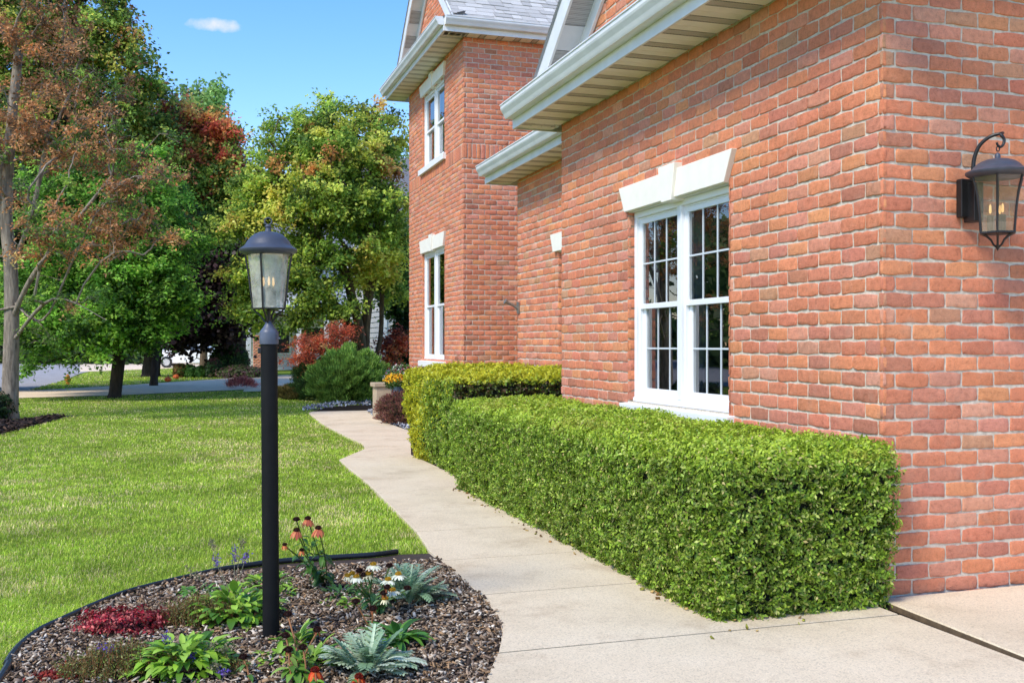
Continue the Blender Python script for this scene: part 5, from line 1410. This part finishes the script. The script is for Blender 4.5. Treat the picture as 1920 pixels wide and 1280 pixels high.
wispy('wispy olive green herb at the bottom edge in front of the red sedum', G(225, 1268), (.22, .12), .14, 620, 104, TH_)
wispy('thin wispy green herb at the lower middle of the bed', G(440, 1268), (.06, .05), .10, 40, 105, TH_)
# flower pots on the stone pier
sp = GZ(727, 17.6)
b = MB(); b.box((sp[0]-.20, sp[1], 0), (sp[0]+.2, sp[1]+.35, .58)); b.box((sp[0]-.24, sp[1]-.03, .583), (sp[0]+.24, sp[1]+.38, .655))
b.build('stone_pier', plain('tan_stone', S(176,158,132), .9, var=.2, scale=7, bmp=.4, bscale=60), bevel=.012, label='tan stone pier with flat cap behind the purple shrub', cat='stone pier')
pp = GZ(745, 17.0)
mp = thing('mum_pot', tuple(pp+[0, 0, .35]), 'blue grey pot of golden yellow chrysanthemums beside the stone pier', 'flower pot')
b = MB(); b.lathe((pp[0], pp[1], 0), [(.07, .35), (.09, .42), (.105, .52), (.115, .59), (.12, .60), (.12, .62), (.108, .62), (.10, .58)], 24); b.build('pot', plain('blue_glazed_pot', S(104,124,134), .4), mp, smooth=True)
b = MB(); b.box((pp[0]-.13, pp[1]-.13, 0), (pp[0]+.13, pp[1]+.13, .35)); b.build('plinth', M['stone'], mp, bevel=.01)
r = np.random.default_rng(3); n = 900; d = unitv(r.normal(0, 1, (n, 3))); P = pp + [-.03, 0, .70] + d*np.array([.21, .18, .14])*r.uniform(.7, 1, (n, 1)); f = (d[:,2] > -.05) & (r.random(n) < .8)
col = np.where(f[:,None], np.array([S(236,176,30), S(246,196,50), S(214,150,24)])[r.integers(0, 3, n)], S(70,104,40)); V, F, c = leafquads(P, unitv(d+r.normal(0, .3, (n, 3))), .035, .03, col, r); mk('blooms', V, [F], M['petal'], mp, c)

# ================================================================ BACKGROUND
def pvv(px, v): t = (px-CX)/FPX; Z = v/(ct-st*t); return Z*(t*ct+st), Z
def zat(py, Z): return CAMH + (CY-py)/FPX*Z
M['siding'] = plain('pale_grey_siding', S(186,184,178), .6, var=.05, scale=3)
M['siding_w'] = plain('white_siding', S(206,204,200), .6, var=.05, scale=3)
def sided_wall(b, axis, o, a0, a1, z0, z1, e=.2, sgn=-1):
    z = z0
    while z < z1:
        zz = min(z+e, z1)
        if axis == 'u': V = [(a0, o+sgn*.03, z), (a1, o+sgn*.03, z), (a1, o, zz), (a0, o, zz), (a0, o+.0, z), (a1, o+.0, z)]
        else: V = [(o+sgn*.03, a0, z), (o+sgn*.03, a1, z), (o, a1, zz), (o, a0, zz), (o, a0, z), (o, a1, z)]
        b.add(V, [(0, 1, 2, 3), (4, 5, 1, 0)]); z += e
v_ = 38.; ul, Zl = pvv(719, v_); ur = ul+9
nh = thing('neighbour_house', (ul, v_, 0), 'neighbouring house with pale grey lap siding partly hidden behind the middle tree', 'house')
b = MB(); sided_wall(b, 'u', v_, ul, ur, 0, 6.2); sided_wall(b, 'v', ul, v_, v_+9, 0, 6.2); b.build('wall', M['siding'], nh)
b = MB(); b.box((ul-.05, v_-.06, 0), (ul+.12, v_-.032, 6.2)); b.build('corner_board', M['white_trim'], nh)
wx0, Zw = pvv(742, v_); wx1, _ = pvv(772, v_)
b = MB(); b.box((wx0-.08, v_-.07, .9), (wx1+.2, v_-.034, 2.25)); w_ = b.build('window', M['white_trim'], nh); b = MB(); b.box((wx0, v_-.09, 1.0), (wx1+.1, v_-.072, 2.15)); b.build('pane', M['black'], w_)
b = MB(); b.prism([(v_-.5, 6.2), (v_+9.5, 6.2), (v_+4.5, 9.2)], 'x', ul-.4, ur+.4); b.build('roof', plain('dark_shingle', (.16, .16, .17), .9, var=.2, scale=12), nh)
v_ = 55.; ul, _ = pvv(432, v_); ur, _ = pvv(700, v_)
fh = thing('porch_house', (ul, v_, 0), 'far pale house with white porch columns and a brick pier behind the lantern', 'house')
b = MB(); sided_wall(b, 'u', v_, ul, ur, 0, 6.0, .22); sided_wall(b, 'v', ul, v_, v_+8, 0, 6.0, .22, -1); b.build('wall', M['siding_w'], fh)
b = MB(); b.prism([(v_-.6, 6.0), (v_+8.5, 6.0), (v_+4, 8.8)], 'x', ul-.4, ur+.5); b.build('roof', plain('grey_shingle_far', (.2, .2, .22), .9, var=.2, scale=12), fh)
b = MB(); b.add([(ul-.3, v_-3.2, 3.0), (ur, v_-3.2, 3.0), (ur, v_-.0, 3.7), (ul-.3, v_, 3.7), (ul-.3, v_-3.2, 2.75), (ur, v_-3.2, 2.75)], [(0, 1, 2, 3), (0, 1, 5, 4)]); b.build('porch_roof', M['white_trim'], fh)
for px in (466, 612, 640, 560):
    x, Z = pvv(px, v_-3); b = MB(); b.box((x-.11, v_-3.1, .0), (x+.11, v_-2.9, 2.74)); b.build('column', M['white'], fh)
for px in (445, 520, 590):
    x, Z = pvv(px, v_); b = MB(); b.box((x-.7, v_-.07, .8), (x+.7, v_-.035, 2.3)); w_ = b.build('window', M['white_trim'], fh); b = MB(); b.box((x-.6, v_-.09, .9), (x+.6, v_-.072, 2.2)); b.build('pane', M['black'], w_)
x, Z = pvv(485, v_-4); 
wallp = wall
Vb, Fb, cb2 = brick_set(np.array([0, v_-4, 0.]), xu, nv_, lambda z: (x-.26, x+.26), 0, 1.75, (), 0, 5); mk('brick_pier', Vb, [Fb], M['brick'], fh, cb2)
b = MB(); b.box((x-.25, v_-3.995, 0), (x+.25, v_-3.5, 1.75)); b.build('pier_core', M['mortar'], fh)

# white car on the far driveway
cp = GZ(366, 60.)
car = thing('parked_car', tuple(cp), 'white car parked on the far driveway behind the dark tree', 'car')
M['carwhite'] = plain('white_car_paint', (.78, .79, .8), .2, var=.02); M['carglass'] = plain('tinted_car_glass', (.05, .06, .07), .08, var=.1)
Rr = np.array([ct, -st, 0]); Fw = np.array([st, ct, 0])
def carprism(prof, w0, w1, mat, name, parent=car, inset=None, bev=.05):
    b = MB(); n = len(prof); V = []
    for s in (-1, 1):
        for (x, z) in prof:
            w = w0 if inset is None else w0 - (z-inset[0])*inset[1]
            V.append(cp + Rr*x + Fw*(s*w) + np.array([0, 0, z]))
    b.add(V, [tuple(range(n)), tuple(range(2*n-1, n-1, -1))] + [(i, n+i, n+(i+1) % n, (i+1) % n) for i in range(n)]); return b.build(name, mat, parent, bevel=bev)
carprism([(-2.3,.35),(-2.32,.75),(-2.2,.98),(-1.3,1.0),(.9,.98),(1.6,.88),(2.15,.74),(2.3,.55),(2.28,.3),(1.75,.25),(-1.75,.25)], .9, .9, M['carwhite'], 'body')
carprism([(-1.95,.96),(-1.5,1.34),(-.9,1.47),(-.1,1.48),(.45,1.38),(1.15,.96)], .86, .7, M['carwhite'], 'cabin', inset=(.96, .28), bev=.04)
for s in (-1, 1):
    for pr in ([(-1.6,1.02),(-1.25,1.33),(-.75,1.40),(-.45,1.40),(-.45,1.02)], [(-.38,1.02),(-.38,1.40),(-.05,1.40),(.4,1.31),(.85,1.02)]):
        b = MB(); b.add([cp + Rr*x + Fw*(s*(.875-(z-.96)*.28)) + np.array([0, 0, z]) for x, z in pr], [tuple(range(5))]); b.build('side_window', M['carglass'], car)
    for x in (-1.38, 1.38):
        c = cp + Rr*x + Fw*(s*.82) + np.array([0, 0, .33]); b = MB(); b.tube([c-Fw*.11, c+Fw*.11], .33, 20); wh = b.build('wheel', M['black'], car, smooth=True)
        b = MB(); b.tube([c+Fw*(s*.112-.004), c+Fw*(s*.112+.004)], .21, 16); b.build('rim', plain('alloy', (.5, .5, .52), .3, .8), wh)
b = MB(); c = cp+Rr*2.18+Fw*-.7+np.array([0,0,.68]); b.obox(c, Rr*.12, Fw*.14, (0, 0, .06)); b.build('headlight', plain('headlight_glass', (.7,.72,.75), .1), car, bevel=.02)
# pumpkins, hydrant
M['orange'] = plain('pumpkin_skin', S(214,96,30), .6, var=.2)
for px, py, sc, lab in ((315, 716, .12, 'small orange pumpkin, left one of two by the dark tree'), (330, 711, .12, 'small orange pumpkin, right one of two by the dark tree')):
    g0 = G(px, py); b = MB(); V = []; m = 24
    for i in range(9):
        ph = -pi/2+pi*i/8
        for j in range(m):
            a = 2*pi*j/m; rr_ = sc*(1-.12*abs(sin(a*4)))*cos(ph); V.append(g0 + [rr_*cos(a), rr_*sin(a), sc*.8+sc*.78*sin(ph)])
    b.add(V, [(i*m+j, i*m+(j+1) % m, (i+1)*m+(j+1) % m, (i+1)*m+j) for i in range(8) for j in range(m)])
    pk = b.build('pumpkin', M['orange'], smooth=True, label=lab, cat='pumpkin', group='pumpkins by the dark tree', loc=g0)
    b = MB(); b.tube([g0+[0, 0, sc*1.5], g0+[.02, 0, sc*1.9]], [.02, .014], 6); b.build('pumpkin_stem', BS_, pk)
hb_ = G(127, 722)
hy = thing('fire_hydrant', tuple(hb_), 'yellow hydrant on the verge below the green maple branches', 'hydrant')
hy.scale = (.62, .62, .62)
b = MB(); b.lathe(hb_, [(.13, 0), (.13, .04), (.095, .05), (.095, .38), (.12, .39), (.12, .43), (.10, .5), (.05, .56), (.02, .58), (.02, .61)], 20); b.build('body', plain('hydrant_yellow', S(222,150,50), .5, var=.1), hy, smooth=True)
b = MB(); b.tube([hb_+[-.16, 0, .3], hb_+[.16, 0, .3]], .045, 10); b.tube([hb_+[0, -.16, .3], hb_+[0, 0, .3]], .055, 10); b.build('outlet_cap', plain('hydrant_cap', S(200,130,40), .5), hy, smooth=True)
# trees out of frame to the left, mirrored in the window glass
for (nm, x, y, rz, lab) in (('green_maple', -13., 18, .9, 'green maple standing off to the left of the lawn, nearer one'), ('green_maple', -14., 28, 2.1, 'green maple standing off to the left of the lawn, farther one')):
    src = bpy.data.objects[nm]; c = src.copy(); C.objects.link(c); c.location = (x, y, 0); c.rotation_euler = (0, 0, rz); c['label'] = lab; c.scale = (1, 1, 1.15)
    for ch in src.children: q = ch.copy(); C.objects.link(q); q.parent = c

# ================================================================ LIGHT, SKY, CAMERA
EL, AZ = radians(48), atan2(-.82, -.50)
w = bpy.data.worlds.new('World'); bpy.context.scene.world = w; w.use_nodes = True; nt = w.node_tree; nt.nodes.clear()
out = nt.nodes.new('ShaderNodeOutputWorld'); bg = nt.nodes.new('ShaderNodeBackground'); bg.inputs[1].default_value = SKYK
sk = nt.nodes.new('ShaderNodeTexSky'); sk.sky_type = 'NISHITA'; sk.sun_disc = False; sk.sun_elevation = EL; sk.sun_rotation = AZ; sk.dust_density = SKYD; sk.ozone_density = 1.2; sk.air_density = 1.0
tc = nt.nodes.new('ShaderNodeTexCoord'); sx = nt.nodes.new('ShaderNodeSeparateXYZ'); nt.links.new(tc.outputs['Generated'], sx.inputs[0])
def mth(op, a, b_=None, c_=None):
    n = nt.nodes.new('ShaderNodeMath'); n.operation = op
    for i, q in enumerate((a, b_, c_)):
        if q is None: continue
        if hasattr(q, 'links'): nt.links.new(q, n.inputs[i])
        else: n.inputs[i].default_value = q
    return n.outputs[0]
yy = mth('MAXIMUM', sx.outputs[1], .01); a = mth('DIVIDE', sx.outputs[0], yy); b_ = mth('DIVIDE', sx.outputs[2], yy)
nz = noise(nt, 38, 5, .6, tc.outputs['Generated']); nz2 = noise(nt, 90, 4, .6, tc.outputs['Generated'])
nn_ = mth('ADD', mth('MULTIPLY', mth('SUBTRACT', nz, .5), 2.6), mth('MULTIPLY', mth('SUBTRACT', nz2, .5), .5))
ex = mth('POWER', mth('ABSOLUTE', mth('DIVIDE', mth('SUBTRACT', a, .0262), .0285)), 2.0); ey = mth('POWER', mth('ABSOLUTE', mth('DIVIDE', mth('SUBTRACT', b_, .3000), .0075)), 2.0)
dd = mth('ADD', mth('ADD', ex, ey), nn_); cl = ramp(nt, dd, [(.0, .85), (1.4, 0)])
skc = nt.nodes.new('ShaderNodeHueSaturation'); skc.inputs['Saturation'].default_value = SKYS; skc.inputs['Value'].default_value = 1.; nt.links.new(sk.outputs[0], skc.inputs['Color'])
skm = mixc(nt, skc.outputs[0], SKYT, 1.0, 'MULTIPLY')
cm = mixc(nt, skm, (.92/SKYK, .94/SKYK, .97/SKYK), cl)
nt.links.new(cm, bg.inputs[0]); nt.links.new(bg.outputs[0], out.inputs[0])
sd = bpy.data.lights.new('sun', 'SUN'); sd.energy = SUNE; sd.angle = radians(SUNA); sd.color = (1, .93, .80)
so = bpy.data.objects.new('sun', sd); C.objects.link(so)
dv = Vector((sin(AZ)*cos(EL), cos(AZ)*cos(EL), sin(EL))); so.rotation_euler = dv.to_track_quat('Z', 'Y').to_euler(); so.location = (-10, -5, 20)
cd = bpy.data.cameras.new('camera'); cam = bpy.data.objects.new('camera', cd); C.objects.link(cam)
cd.sensor_fit = 'HORIZONTAL'; cd.sensor_width = 36; cd.lens = 36*FPX/1920; cd.shift_y = (CY-640)/1920; cd.clip_end = 2000; cd.clip_start = .05
cam.location = (0, 0, CAMH); cam.rotation_euler = (radians(90), 0, -TH)
sc = bpy.context.scene; sc.camera = cam
sc.view_settings.view_transform = 'Standard'; sc.view_settings.look = 'None'; sc.view_settings.exposure = 0; sc.view_settings.gamma = 1
sc.render.engine = 'CYCLES'; sc.cycles.max_bounces = 8; sc.cycles.transparent_max_bounces = 16; sc.cycles.use_denoising = True
